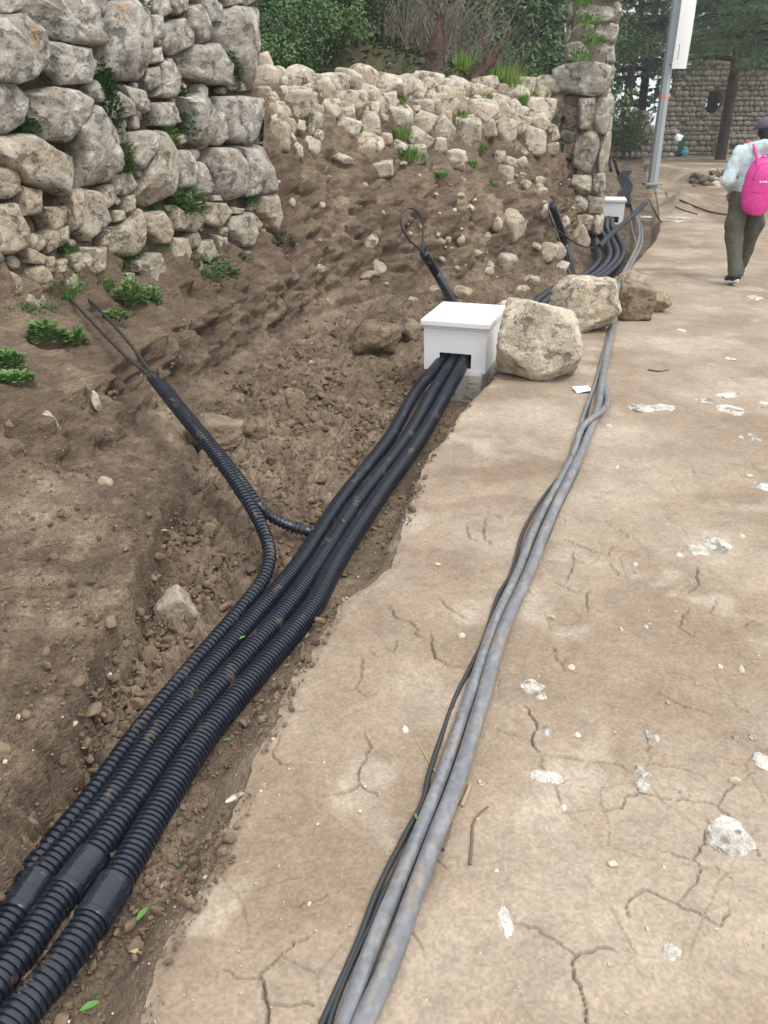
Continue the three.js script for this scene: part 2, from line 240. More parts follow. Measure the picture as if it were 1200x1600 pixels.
// trench and bank
const SEG = [12, 70, 50, 11, 46, 44, 44, 22, 16, 8];
const cols = [[0, 0]]; SEG.forEach((n, k) => { for (let i = 1; i <= n; i++) cols.push([k, i / n]); });
const trenchGeo = sheet(cols.length, ({ K, z, dz }, j) => {
  const [k, t] = cols[j], a = K[k], b = K[k + 1]; let tt = k === 9 ? t * t : t;
  let x = lerp(k === 0 ? a[0] + 0.012 : a[0], b[0], tt), y = lerp(k === 0 ? pathY(K[0][0], z) - 0.03 : a[1], b[1], k === 5 || k === 6 ? tt : sst(0, 1, tt) * 0.5 + tt * 0.5);
  const x0 = x, y0 = y;
  const q = k + tt;                                       // 0 lip .. 9 far
  const floor = sst(0.9, 1.3, q) * (1 - sst(4.2, 5, q)), shelf = sst(3.9, 4.2, q) * (1 - sst(4.9, 5.6, q)), bank = sst(4.8, 5.4, q) * (1 - sst(7.6, 8.4, q)), step = sst(2.7, 3, q) * (1 - sst(4, 4.3, q));
  const loose = sst(1.55, 2.1, q) * (1 - sst(3.0, 3.2, q));   // crumbled, dug-over soil left of the pipes
  const lipz = 1 - sst(1, 1.4, q);
  const oc = dz < 0.006 ? 3 : dz < 0.011 ? 2 : 1, cl = fbm(x * 14, z * 14, 2, oc + (dz < 0.011 ? 0 : 1)), cl2 = dz < 0.011 ? fbm(x * 36, z * 36, 6, oc - 1) * 1.2 : fbm(x * 20, z * 20, 6, 1) * 1.2;   // no finer than the sheet can carry
  let dy = floor * (0.012 * fbm(x * 5, z * 5, 1, 3)) + loose * (0.14 * Math.abs(cl) + 0.08 * fbm(x * 4, z * 4, 0, 3) + 0.06 * cl2) + floor * 0.02 * cl2 + shelf * (0.03 * cl + 0.018 * cl2) + lipz * 0.018 * cl;
  if (k >= 8) dy += 0.25 * fbm(x * 0.5, z * 0.5, 0, 4);
  // spade marks and washed gullies down the bank: they run with the slope
  const al = z * 1.0 - x * 0.35, up = y;
  const gul = 0.6 * fbm(al * 3.0 + 0.5 * fbm(al, up * 3, 0, 2), up * 0.9, 3, 4) + 0.5 * fbm(al * 8 + up * 1.5, up * 0.7, 5, 2), knob = fbm(al * 7, up * 8, 5, 2) * 1.1, fine = fbm(al * 17, up * 22, 9, dz < 0.012 ? 2 : 1) * 1.2;
  const bulge = Math.abs(fbm(al * 1.4, up * 1.2, 11, 3));
  const dn = bank * (0.24 * gul + 0.15 * knob + 0.05 * fine + 0.16 * bulge - 0.10 * sst(0.05, 0.2, fbm(al * 2.3, up * 4.5, 21, 3))) + step * (0.07 * cl + 0.04 * cl2);
  x += dn * 0.85; y += dn * 0.4 + dy;
  if (q < 0.3) y = Math.min(y, pathY(x, z) - 0.004);
  // colour: damp brown, dry crumbs lighter, chalky streaks in the bank
  const m1 = fbm(x * 1.7, z * 1.7 + y * 1.7, 3, 4), m2 = fbm(x * 8, z * 8 + y * 8, 7, 3);
  let c = mix3(C_SOIL, C_SOILD, clamp(0.3 - m1 * 1.6)); c = mix3(c, C_SOILL, clamp(m1 * 1.5 + m2 * 1.2 + 0.25 * shelf + 0.12 * loose));
  c = mix3(c, [0.36, 0.29, 0.2], clamp(bank * sst(0.08, 0.3, fbm(al * 2.2, up * 3.5, 15, 4)) * sst(-9, -11, z) * 0.8));
  if (q < 1.2) c = mix3(c, pathColour(x, z), (1 - sst(0.2, 1.0, q)) * 0.8);
  if (q > 8) c = mix3(c, [0.075, 0.08, 0.035], sst(8, 8.4, q) * 0.85);
  const s = 1 + m2 * 0.3; return [[x, y, z], [c[0] * s, c[1] * s, c[2] * s], [(k === 0 ? -x0 - y0 : y0 - x0 - 2 * K[1][1]) / 0.6, z / 0.6]];
}, rows);
const trenchSoil = setting('trench_soil', trenchGeo, M.soil);
{ const g = new THREE.PlaneGeometry(800, 800, 1, 1); g.rotateX(-Math.PI / 2); const m = setting('ground', g, std({ color: lin(0.2, 0.16, 0.1), roughness: 1 })); m.position.y = -0.75; }
// ---------- stones ----------
const GREY = [0.455, 0.418, 0.355], TAN = [0.52, 0.425, 0.30], PALE = [0.66, 0.59, 0.48], BROWN = [0.25, 0.19, 0.13], WHITE = [0.72, 0.68, 0.6], LICH = [0.68, 0.66, 0.61], OCHRE = [0.42, 0.25, 0.07], DARK = [0.12, 0.115, 0.105];
function rockColour(p, sd, base, o = {}) {      // weathering: stains and lichen with outlines of their own
  const f = o.f || 6, a = fbm(p[0] * f + sd, p[1] * f, p[2] * f, 4), b = fbm(p[0] * f * 2.7, p[1] * f * 2.7 + sd, p[2] * f * 2.7, 4);
  let c = mix3(base, [base[0] * 0.66, base[1] * 0.64, base[2] * 0.62], clamp(0.25 - a * 1.5));
  if (o.tan) c = mix3(c, TAN, sst(0.02, 0.2, fbm(p[0] * f * 0.6 + sd * 3, p[1] * f * 0.6, p[2] * f * 0.6 + 4, 3)) * o.tan);
  if (o.lichen) c = mix3(c, LICH, sst(0.10, 0.15, b + a * 0.35) * o.lichen);
  if (o.dark) c = mix3(c, DARK, sst(0.12, 0.18, fbm(p[0] * f * 1.6 + sd, p[1] * f * 1.6 + 9, p[2] * f * 1.6, 4)) * o.dark);
  if (o.ochre) c = mix3(c, OCHRE, sst(0.22, 0.27, fbm(p[0] * f + sd * 2, p[1] * f + 20, p[2] * f, 4)) * o.ochre);
  const s = 1 + b * 0.35; return [c[0] * s, c[1] * s, c[2] * s];
}
const icoCache = {};
function ico(d) { if (!icoCache[d]) { let g = new THREE.IcosahedronGeometry(1, d); g.deleteAttribute('normal'); g.deleteAttribute('uv'); icoCache[d] = mergeVertices(g, 1e-5); } return icoCache[d].clone(); }
function finishRock(g, sd, base, o) {
  g.computeVertexNormals(); const p = g.attributes.position, n = g.attributes.normal, c = new Float32Array(p.count * 3), uv = new Float32Array(p.count * 2);
  for (let i = 0; i < p.count; i++) { const q = [p.getX(i), p.getY(i), p.getZ(i)]; c.set(rockColour(q, sd, base, o), i * 3); uv.set([(q[0] + q[2] * 0.6) / 0.5 + sd * 0.37, (q[1] + q[2] * 0.5) / 0.5 + sd * 0.21], i * 2); }
  g.setAttribute('color', new THREE.BufferAttribute(c, 3)); g.setAttribute('uv', new THREE.BufferAttribute(uv, 2));
  if (p.count < 120) return g;
  const h = g.toNonIndexed(), P = h.attributes.position, U = h.attributes.uv, a = V(), b = V(), e = V(), f = V();     // project the grain on each face from its own side
  for (let i = 0; i < P.count; i += 3) { a.fromBufferAttribute(P, i); b.fromBufferAttribute(P, i + 1); e.fromBufferAttribute(P, i + 2); f.copy(b).sub(a).cross(e.clone().sub(a)); const x = Math.abs(f.x), y = Math.abs(f.y), z = Math.abs(f.z); [a, b, e].forEach((q, k) => { const w = z >= x && z >= y ? [q.x, q.y] : x >= y ? [q.z, q.y] : [q.x, q.z]; U.setXY(i + k, w[0] / 0.5 + sd * 0.37, w[1] / 0.5 + sd * 0.21); }); }
  return h;
}
// broken rock: a ball cut by planes, its edges worn, its faces pitted
function rock(w, h, d, o = {}) {
  const det = o.det ?? 8, g = ico(det), sd = rr(0, 100), np = o.planes ?? 11, P = [];
  for (let i = 0; i < np; i++) { const y = 1 - 2 * (i + 0.5) / np, a = i * 2.39996 + rr(-0.5, 0.5), r = Math.sqrt(1 - y * y); const n = V(Math.cos(a) * r + rr(-.25, .25), y + rr(-.25, .25), Math.sin(a) * r + rr(-.25, .25)).normalize(); P.push([n, rr(0.72, 0.95)]); }
  if (o.block) { P.length = 0; const j = () => rr(-.22, .22); for (const n of [[1, 0, 0], [-1, 0, 0], [0, 1, 0], [0, -1, 0], [0, 0, 1], [0, 0, -1]]) P.push([V(n[0] + j(), n[1] + j() * .8, n[2] + j()).normalize(), rr(0.68, 0.8)]); for (let i = 0; i < 7; i++) { const n = V(rr(-1, 1), rr(-1, 1), rr(-1, 1)).normalize(); P.push([n, rr(0.84, 1.02)]); } for (const q of o.cut || []) P.push([V(q[0], q[1], q[2]).normalize(), q[3]]); }
  const p = g.attributes.position, v = V(), k = o.sharp ?? 16;
  for (let i = 0; i < p.count; i++) { v.fromBufferAttribute(p, i); let s = 0; for (const [n, q] of P) { const e = n.dot(v); if (e > 0.05) s += Math.pow(e / q, k); }
    s += Math.pow(1 / 1.15, k); let r = Math.pow(s, -1 / k);
    r *= 1 + (o.rough ?? 0.09) * fbm(v.x * 2.2 + sd, v.y * 2.2, v.z * 2.2, 4) * 1.6 + (o.rough ?? 0.09) * 0.5 * fbm(v.x * 7, v.y * 7 + sd, v.z * 7, 3);
    p.setXYZ(i, v.x * r, v.y * r, v.z * r); }
  g.computeBoundingBox(); const b = g.boundingBox, sx = w / (b.max.x - b.min.x), sy = h / (b.max.y - b.min.y), sz = d / (b.max.z - b.min.z), c = b.getCenter(V());
  for (let i = 0; i < p.count; i++) p.setXYZ(i, (p.getX(i) - c.x) * sx, (p.getY(i) - c.y) * sy, (p.getZ(i) - c.z) * sz);
  return finishRock(g, sd, o.base || GREY, o);
}
// wall stone: fills an outline (2D, metres) and bulges out of the wall by depth
function wallStone(poly, depth, o = {}) {
  let cx = 0, cy = 0; for (const q of poly) { cx += q[0] / poly.length; cy += q[1] / poly.length; }
  const sd = rr(0, 100), pos = [], idx = []; let na = o.na ?? 40, nl;
  const R = a => { const dx = Math.cos(a), dy = Math.sin(a); let best = 1e9; for (let i = 0; i < poly.length; i++) { const A = poly[i], B = poly[(i + 1) % poly.length], ex = B[0] - A[0], ey = B[1] - A[1], den = dx * ey - dy * ex; if (Math.abs(den) < 1e-9) continue; const ax = A[0] - cx, ay = A[1] - cy, t = (ax * ey - ay * ex) / den, u = (ax * dy - ay * dx) / den; if (t > 0 && u >= -1e-6 && u <= 1 + 1e-6) best = Math.min(best, t); } return best === 1e9 ? 0.05 : best; };
  const tiltx = rr(-.28, .28), tilty = rr(-.05, .22), ex = o.ex ?? rr(0.14, 0.26);
  const fac = []; for (let i = 0; i < 3; i++) fac.push([rr(0, 6.28), rr(0.03, 0.16), rr(0.1, 0.6)]);
  // flat worn face, chipped edge, sides running back into the wall; outline corners kept
  const PR = o.nl ? [[0, 1], [.5, 1], [.82, .92], [.96, .55], [1, 0], [.95, -1.5]] : [[0, 1], [.3, 1], [.55, 1], [.74, .97], [.86, .88], [.94, .70], [.985, .38], [1, 0], [1, -.5], [.96, -1.3], [.88, -2.4]];
  const ang = []; for (let a = 0; a < na; a++) ang.push(a / na * Math.PI * 2); if (!o.nl) for (const q of poly) { const a = Math.atan2(q[1] - cy, q[0] - cx); ang.push((a + Math.PI * 2) % (Math.PI * 2)); } ang.sort((a, b) => a - b); na = ang.length; nl = PR.length - 1;
  for (let l = 0; l <= nl; l++) { const [rad, dp] = PR[l];
    for (let a = 0; a < na; a++) { const an = ang[a]; const r = R(an) * rad * (0.985 + 0.035 * no(Math.cos(an) * 3 + sd, Math.sin(an) * 3, 3)); const x = Math.cos(an) * r, y = Math.sin(an) * r; let z = depth * dp * (dp > 0 ? 1 + tiltx * x / 0.3 + tilty * y / 0.3 : 1);
      if (dp > -0.4) { z += depth * 0.28 * fbm(x * 5 + sd, y * 5, 1, 3) + 0.03 * Math.abs(fbm(x * 10 + sd, y * 10, 2, 3)) + 0.012 * fbm(x * 30, y * 30 + sd, 4, 2); for (const [fa, fo, fs] of fac) z -= Math.max(0, x * Math.cos(fa) + y * Math.sin(fa) - fo) * fs * Math.min(1, depth / 0.12); }
      pos.push(cx + x, cy + y, z); if (l === 0) break; } }
  const ring = (l, a) => l === 0 ? 0 : 1 + (l - 1) * na + ((a + na) % na);
  for (let a = 0; a < na; a++) idx.push(0, ring(1, a), ring(1, a + 1));
  for (let l = 1; l < nl; l++) for (let a = 0; a < na; a++) { idx.push(ring(l, a), ring(l + 1, a), ring(l + 1, a + 1), ring(l, a), ring(l + 1, a + 1), ring(l, a + 1)); }
  const g = new THREE.BufferGeometry(); g.setAttribute('position', new THREE.Float32BufferAttribute(pos, 3)); g.setIndex(idx);
  return finishRock(g, sd, o.base || GREY, o);
}

// ---------- the stone wall by the trench ----------
const W0 = V(-2.40, 0, -5.07), W1 = V(-1.04, 0, -8.07), WD = W1.clone().sub(W0).normalize(), WN = V(-WD.z, 0, WD.x); // WN looks towards the path
if (WN.x < 0) WN.negate();
const BATTER = 0.05;                                                // the wall leans back a little
const onWall = (px, py) => { const [u, y, z] = ray(px, py); // meet plane (p-W0).WN + BATTER*(Y-0.55) = 0
  const den = u * WN.x + z * WN.z + BATTER * y, num = W0.x * WN.x + W0.z * WN.z - BATTER * (EYE - 0.55); const t = num / den; const p = V(u * t, EYE + y * t, z * t); return [(p.x - W0.x) * WD.x + (p.z - W0.z) * WD.z, p.y]; };
const wallFrame = new THREE.Matrix4().makeBasis(WD.clone(), V(0, 1, 0).addScaledVector(WN, -BATTER), WN.clone()).setPosition(W0.clone().addScaledVector(WN, BATTER * 0.55));
const stoneWall = group('stone_wall', 'old grey dry-stone wall of big rough blocks above the trench bank', 'stone wall');
stoneWall.applyMatrix4(wallFrame);
const Z1 = [ // outlines measured on the photograph (2.667 x pixels)
 [-60,0,90,0,95,20,60,60,0,75,-60,75],[-60,80,70,70,140,130,165,220,165,280,100,340,30,360,-60,350],[90,-30,310,-10,370,70,405,200,340,212,250,190,150,140,80,60],[310,-30,410,-30,418,60,400,92,360,60],[155,180,340,220,365,290,350,360,240,365,180,300],
 [420,40,520,20,575,70,600,180,595,290,560,350,420,345,400,200,395,110],[-60,350,30,360,80,420,70,520,0,565,-60,565],[85,400,200,375,290,390,350,430,340,490,260,600,180,590,120,520],[-60,570,100,565,190,620,320,660,325,740,270,825,150,790,80,760,0,690,-60,640],
 [290,540,370,460,430,540,475,710,440,770,330,790,320,640],[-60,690,50,710,65,800,20,830,-60,830],[420,440,470,395,530,440,540,500,440,520],[480,370,590,400,610,470,590,490,530,450],[560,15,610,20,610,60,570,80],[600,0,670,10,690,80,640,110,610,70],[680,0,760,0,760,70,720,90,690,50],
 [600,90,640,85,655,150,640,215,605,190],[655,130,740,105,780,170,770,220,690,255,650,220],[760,60,800,50,850,140,840,200,800,210,770,140],[800,20,850,10,900,60,890,130,850,120],[905,0,975,0,985,50,930,60],[900,90,960,60,1060,65,1090,140,1085,260,1070,400,1030,400,990,340,930,250,880,160],[980,-20,1065,-20,1060,30,1010,55],
 [725,250,790,215,880,210,940,300,930,380,840,370,740,330],[605,230,650,215,660,280,610,290],[580,310,640,300,645,380,600,400,575,360],[650,290,690,265,725,350,700,430,630,420],[625,450,700,445,730,520,700,550,640,540],[730,430,810,415,860,480,870,560,830,640,780,600,760,500],[890,430,1000,430,1060,445,1110,520,1110,610,1000,630,925,600,900,500],
 [860,500,900,490,925,600,890,630,850,620],[520,570,600,560,640,580,620,650,570,720,510,680],[640,570,690,640,705,740,690,830,620,880,560,830,600,700],[710,650,760,645,790,700,780,800,730,800,705,720],[790,690,830,700,865,800,850,830,800,830],[850,640,950,640,1000,700,1000,830,930,860,880,800,850,700],[965,635,1110,630,1125,750,1110,830,1010,840,1002,720],[450,740,530,735,555,790,510,830,470,820],[410,790,450,775,465,850,430,880,405,850],[440,560,500,550,510,610,460,620],[350,600,370,580,380,640,355,640],
];
const Z2 = [
 [65,110,150,130,150,230,80,235],[-60,190,30,185,85,290,80,370,20,390,-60,390],[330,130,380,140,430,270,340,340,300,300],[250,140,322,130,330,290,280,300],[160,200,270,200,240,290,200,300],[200,290,270,280,275,340,190,390,180,330],[80,355,170,400,170,440,110,430],[440,310,560,230,580,270,575,360,540,410,440,400],[320,370,420,370,410,470,370,490,320,430],[270,400,320,390,350,460,300,475],
 [590,240,660,225,710,280,690,360,640,365,590,310],[505,165,540,155,545,220,510,230],[450,220,500,220,505,260,460,270],[710,205,745,230,750,310,720,300],[750,240,810,230,835,270,800,320,755,300],[835,195,920,200,950,240,900,300,840,280],[945,260,1030,240,1055,330,1040,380,980,380,940,310],[1035,240,1080,290,1060,320,1040,300],[1060,175,1122,165,1140,260,1135,330,1090,300,1065,240],[710,340,760,340,775,400,760,450,710,420],[820,360,870,350,900,420,850,440,810,410],
 [880,330,930,340,930,390,900,390],[600,400,640,400,690,540,600,540,560,440],[505,480,540,480,545,530,510,520],[180,620,260,610,255,680,190,690],[670,420,710,420,705,470,675,470],[1050,420,1110,380,1112,470,1070,500],[950,215,1005,225,1000,245,955,245],[900,300,935,300,930,340,905,330],[790,200,825,190,830,230,795,235],[215,430,260,415,262,470,225,475],[860,165,900,168,905,190,870,190],[410,320,440,310,430,370,405,365],[170,410,210,405,215,470,180,470],[340,545,390,540,395,585,350,590],[550,430,590,425,600,470,560,475],[900,430,960,425,960,470,910,480],[980,400,1040,395,1040,440,990,450]
];
const covered = [];
function addWallStone(poly, depth, o) { part('stone', wallStone(poly, depth, o), M.stone, stoneWall); covered.push(poly); }
const stoneStyle = (py, px) => { const low = sst(240, 330, py + rr(-40, 40) - Math.max(0, px - 330) * 0.5); const base = mix3(mix3(GREY, [0.53, 0.50, 0.45], rnd() * 0.8), mix3(TAN, [0.56, 0.49, 0.39], rnd()), low * rr(0.6, 1)); return { base, lichen: 0.6 * (1 - low * 0.7), dark: 0.5 * (1 - low * 0.6), ochre: rnd() < 0.16 ? 0.7 : 0.1, tan: 0.25 + 0.3 * low }; };
for (const [Z, oy] of [[Z1, 0], [Z2, 250]]) for (const f of Z) {
  const poly = []; let sx = 0, sy = 0; const n = f.length / 2;
  for (let i = 0; i < n; i++) { const px = f[2 * i] / 2.667, py = oy + f[2 * i + 1] / 2.667; sx += px / n; sy += py / n; poly.push(onWall(px, py)); }
  let cx = 0, cy = 0; for (const q of poly) { cx += q[0] / n; cy += q[1] / n; } for (const q of poly) { q[0] = cx + (q[0] - cx) * 1.06; q[1] = cy + (q[1] - cy) * 1.06; }
  const ys = poly.map(q => q[1]), hgt = Math.max(...ys) - Math.min(...ys);
  addWallStone(poly, clamp(hgt * 0.3, 0.045, 0.125), stoneStyle(sy, sx));
}
const inside = (x, y, p) => { let c = false; for (let i = 0, j = p.length - 1; i < p.length; j = i++) if ((p[i][1] > y) !== (p[j][1] > y) && x < (p[j][0] - p[i][0]) * (y - p[i][1]) / (p[j][1] - p[i][1]) + p[i][0]) c = !c; return c; };
const END = onWall(424, 300)[0];
// courses beyond the edge of the view, and the small stones packed into the joints
const blob = (x, y, w, h, n = 7) => { const p = [], a0 = rr(0, 6); for (let i = 0; i < n; i++) { const a = a0 + i / n * Math.PI * 2, s = rr(0.82, 1.12), k = Math.pow(Math.abs(Math.cos(a)), 4) + Math.pow(Math.abs(Math.sin(a)), 4); const q = Math.pow(k, -0.25); p.push([x + Math.cos(a) * w / 2 * s * q, y + Math.sin(a) * h / 2 * s * q]); } return p; };
let leftEdge = onWall(0, 240)[0];
for (let y = 0.62; y < 2.9; y += 0.36) for (let x = leftEdge - 0.12 - rr(0, 0.2); x > -1.9; ) { const w = rr(0.35, 0.6); addWallStone(blob(x - w / 2, y + rr(-.05, .05), w * 0.98, 0.36), rr(0.08, 0.15), stoneStyle(lerp(420, 60, y / 2.8), 0)); x -= w; }
const topRight = onWall(395, 2)[1];
for (let x = leftEdge; x < END - 0.05; ) { const w = rr(0.25, 0.5), px = 0; addWallStone(blob(x + w / 2, Math.max(2.72, onWall(200, -6)[1]) + rr(0.0, 0.1), w, 0.3), 0.13, stoneStyle(40, 200)); x += w; }
const hollow = (x, y) => { for (const h of [onWall(52, 345), onWall(75, 380), onWall(38, 365)]) if (Math.hypot(x - h[0], y - h[1]) < 0.09) return true; return false; };
for (let i = 0, n = 0; i < 5200 && n < 165; i++) { const x = rr(-1.6, END - 0.04), y = rr(0.42, 2.75); const r = i < 2500 ? rr(0.05, 0.10) : rr(0.025, 0.06); if (hollow(x, y)) continue; let ok = true; for (const p of covered) { if (inside(x, y, p)) { ok = false; break; } }
  if (!ok) continue; for (let a = 0; a < 6 && ok; a++) { const X = x + Math.cos(a) * r * 0.75, Y = y + Math.sin(a) * r * 0.75; for (const p of covered) if (inside(X, Y, p)) { ok = false; break; } } if (!ok) continue;
  const p = blob(x, y, r * 2.1, r * 1.9, 6); n++; const st = stoneStyle(lerp(440, 0, (y - .5) / 2.2), 200); st.na = 14; st.nl = 6; const m = part('stone', wallStone(p, r * 0.7, st), M.stone, stoneWall); m.position.z = -0.02; covered.push(p); }
{ // earth core the stones are bedded in
  const g = new THREE.PlaneGeometry(END + 2.0, 2.75, 150, 90); g.translate((END - 2.0) / 2 - 0.03, 0.2 + 1.375, 0); const p = g.attributes.position, c = new Float32Array(p.count * 3);
  for (let i = 0; i < p.count; i++) { const x = p.getX(i), y = p.getY(i); let z = -0.085 + 0.07 * fbm(x * 4, y * 4, 1, 4); if (hollow(x, y)) z -= 0.22; const e = END - x; if (e < 0.06) z -= (0.06 - e) * 2; p.setZ(i, z); const m = 1 + 0.5 * fbm(x * 9, y * 9); c.set([0.15 * m, 0.11 * m, 0.072 * m], i * 3); }
  g.setAttribute('color', new THREE.BufferAttribute(c, 3)); g.computeVertexNormals(); part('earth_fill', g, M.soil, stoneWall);
  const b = new RoundedBoxGeometry(END + 2.0 - 0.1, 2.6, 0.5, 2, 0.04); b.translate((END - 2.0) / 2 - 0.06, 0.3 + 1.3, -0.62); part('wall_core', b, std({ color: lin(0.2, 0.165, 0.12), map: stoneMap }), stoneWall);
  for (let y = 0.6; y < 2.8; y += 0.42) { const m = part('stone', rock(0.45, 0.42, 0.55, { base: GREY, det: 6, lichen: 0.5 }), M.stone, stoneWall); m.position.set(END - 0.2, y, -0.42); }   // the return at the corner
}

// ---------- collapsed rubble wall on the bank ----------
const rubble = group('rubble_wall', 'tumbled wall of loose pale stones along the top of the earth bank', 'rubble wall');
const R3 = [[75,400,110,150],[70,290,60,70],[245,375,130,110],[205,490,160,140],[345,430,100,90],[400,385,110,70],[525,370,130,110],[620,400,190,90],[480,420,60,50],[580,480,130,110],[450,490,180,110],[370,520,110,100],[290,565,100,75],[115,540,90,90],[445,605,140,100],[555,580,100,90],[540,700,160,150],[130,640,110,120],[225,600,70,60],[290,690,80,90],[215,710,60,80],[610,800,110,70],[430,745,90,45],[650,480,70,80],[680,560,120,100],[750,460,110,90],[720,540,80,100],[800,590,90,70],[790,650,120,90],[780,730,90,90],[830,470,80,70],[840,510,100,80],[940,490,130,140],[980,420,130,110],[1105,415,110,90],[900,620,110,130],[1020,630,110,140],[880,690,80,70],[960,745,110,80],[1080,540,150,110],[1100,600,100,80],[1170,500,100,100],[1165,740,40,50],[320,640,50,60],[700,690,70,60],[640,650,50,50]].map(q => [390 + q[0] / 3, q[1] / 3, q[2] / 3, q[3] / 3]);
const R4 = [[60,610,180,130],[290,515,130,110],[390,530,60,60],[470,560,140,110],[530,500,110,80],[660,500,140,90],[750,565,60,70],[610,640,150,110],[590,570,90,60],[375,640,150,130],[260,660,190,130],[280,750,130,100],[470,640,60,100],[570,720,170,110],[400,770,130,150],[460,750,130,80],[570,830,130,140],[680,790,90,70],[820,660,150,90],[820,710,130,60],[800,755,110,60],[800,810,140,60],[830,590,130,70],[700,650,60,60],[780,620,70,60],[110,940,130,90],[380,920,50,60],[510,890,60,60],[500,960,70,60],[440,950,60,50],[400,1030,100,100],[500,1030,50,40],[420,1090,90,50],[680,870,80,60],[800,890,110,80],[790,1010,120,120],[600,1060,80,36]].map(q => [680 + q[0] / 3.75, q[1] / 3.75, q[2] / 3.75, q[3] / 3.75]);
function putRubble(px, py, w, h, fill) {
  const crestLine = q => lerp(-9.0, -13.6, clamp((q - 410) / 470));                    // depth of the wall along its length
  let p = hit(px, py); const lim = crestLine(px) - 0.75; if (p.z < lim) { const [u, y, z] = ray(px, py), t = lim / z; p = V(u * t, EYE + y * t, z * t); }
  const s = mpp(p), W = w * s * 1.22, H = h * s * 1.2, D = (W + H) * 0.5 * rr(0.8, 1.1);
  const base = mix3(mix3([0.68, 0.58, 0.44], WHITE, rnd() * 0.7), rnd() < 0.7 ? TAN : [0.36, 0.31, 0.24], rnd() * 0.55);
  const m = part('stone', rock(W, H, D, { base, det: w > 34 ? 8 : w > 22 ? 6 : 4, block: rnd() < 0.6, planes: Math.floor(rr(7, 10)), sharp: 40, rough: 0.035, tan: 0.4, lichen: 0.2, dark: rnd() < 0.2 ? 0.4 : 0 }), M.stone, rubble);
  m.position.copy(p); m.position.addScaledVector(V(p.x, p.y - EYE, p.z).normalize(), fill ? D * 0.22 : D * 0.1); m.rotation.z = rr(-0.3, 0.3);
}
for (const q of R3) putRubble(...q); for (const q of R4) putRubble(...q);
for (let i = 0; i < 170; i++) { const px = rr(412, 890), top = px > 690 ? 142 : 126, bot = px < 470 ? 200 : px < 560 ? 185 : px < 700 ? 190 : 205; const py = lerp(top, bot, Math.pow(rnd(), 1.1)); const w = rr(16, 34) * (px > 750 ? 0.8 : 1); putRubble(px, py, w, w * rr(0.6, 0.9), true); }
for (let i = 0; i < 26; i++) { const px = rr(410, 880); putRubble(px, px > 690 ? rr(140, 156) : rr(120, 145), rr(24, 40), rr(18, 28), true); }   // stones lying on the crest behind

// stones bedded in the bank and lying in the trench
const bankStones = trenchSoil;
const BS = [[578,378,24,24],[588,418,30,22],[575,430,26,12],[775,350,18,20],[680,455,18,12],[735,325,12,12],[720,375,12,16],[800,355,40,45],[790,410,35,30],[765,415,14,14],[850,330,22,26],[845,300,20,14],[820,290,18,16],[745,395,14,10],[760,372,12,16],[430,285,16,10],[500,320,16,12],[855,395,34,30],[880,350,20,24],[880,420,26,22],[905,375,30,40],[700,375,10,10],[645,470,14,12],[500,420,16,12],[450,215,26,20],[815,455,22,18],[735,485,20,16],[485,200,16,22],[490,575,16,22],[150,627,12,30],[80,665,20,42],[165,755,22,18],[790,480,30,20],[760,425,20,14],[830,440,24,18],[870,395,24,30],[690,405,12,8],[715,420,10,8],[640,365,8,6]];
for (const [px, py, w, h] of BS) { const p = hit(px, py), s = mpp(p); const m = part('stone', rock(w * s * 1.15, h * s * 1.15, (w + h) * s * 0.55, { base: mix3(PALE, TAN, rnd() * 0.8), det: 5, tan: 0.4 }), M.stone, bankStones); m.position.copy(p); m.rotation.z = rr(-.4, .4); }
for (let i = 0; i < 140; i++) { const px = rr(430, 930), py = rr(210, 470); const p = hit(px, py); const k = knots(p.z); if (p.x > k[4][0] || p.z > -7.5) continue; const dens = px > 680 ? 1 : 0.35; if (rnd() > dens) continue; const s = mpp(p), w = rr(3, 10) * (rnd() < 0.2 ? 2 : 1); const m = part('stone', rock(w * s, w * s * rr(.5, 1), w * s, { base: mix3(PALE, TAN, rnd()), det: 2 }), M.stone, bankStones); m.position.copy(p); }

// ---------- boulders and loose stones ----------
function boulder(name, label, grp, px, py, w, h, o = {}, cat = 'boulder') { // px,py: foot of the stone on the ground
  const f = o.H !== undefined ? at(px, py, o.H) : hit(px, py), s = mpp(f), W = w * s, H = h * s, D = o.D ? o.D * W : W * 0.85;
  const g = rock(W, H, D, o), m = solo(name, g, M.stone, label, cat, grp); const yw = Math.atan2(-f.x, -f.z);
  const back = V(f.x, 0, f.z).normalize(); m.position.set(f.x + back.x * D * 0.38, f.y + H * (o.sink ?? 0.44), f.z + back.z * D * 0.38); m.rotation.set(o.rx || 0, o.ry ?? 0, o.rz || 0); return m;
}
boulder('boulder', 'large cream boulder with broken lower edge beside the white box', undefined, 836, 598, 140, 126, { base: [0.72, 0.64, 0.5], det: 28, block: true, cut: [[-.5, -.8, .5, .72], [.5, -.8, .4, .78], [-.7, .6, .3, .85], [.8, .5, .2, .82]], sharp: 30, rough: 0.07, tan: 0.5, lichen: 0.25, H: 0, sink: 0.46, f: 5, rz: -0.1, D: 0.7 });
boulder('boulder', 'flat-topped cream boulder lying on the grey pipes behind the first', undefined, 908, 522, 108, 88, { base: [0.68, 0.59, 0.44], det: 24, block: true, cut: [[.5, -.8, .5, .74], [-.7, .7, .1, .84]], sharp: 30, rough: 0.09, tan: 0.6, lichen: 0.3, H: 0, sink: 0.46, f: 6, rz: 0.08, D: 0.8 });
boulder('boulder', 'dark brown boulder right of the grey pipes', undefined, 986, 502, 60, 62, { base: [0.33, 0.25, 0.17], det: 18, block: true, sharp: 34, rough: 0.1, H: 0, sink: 0.46, f: 6, D: 0.8 });
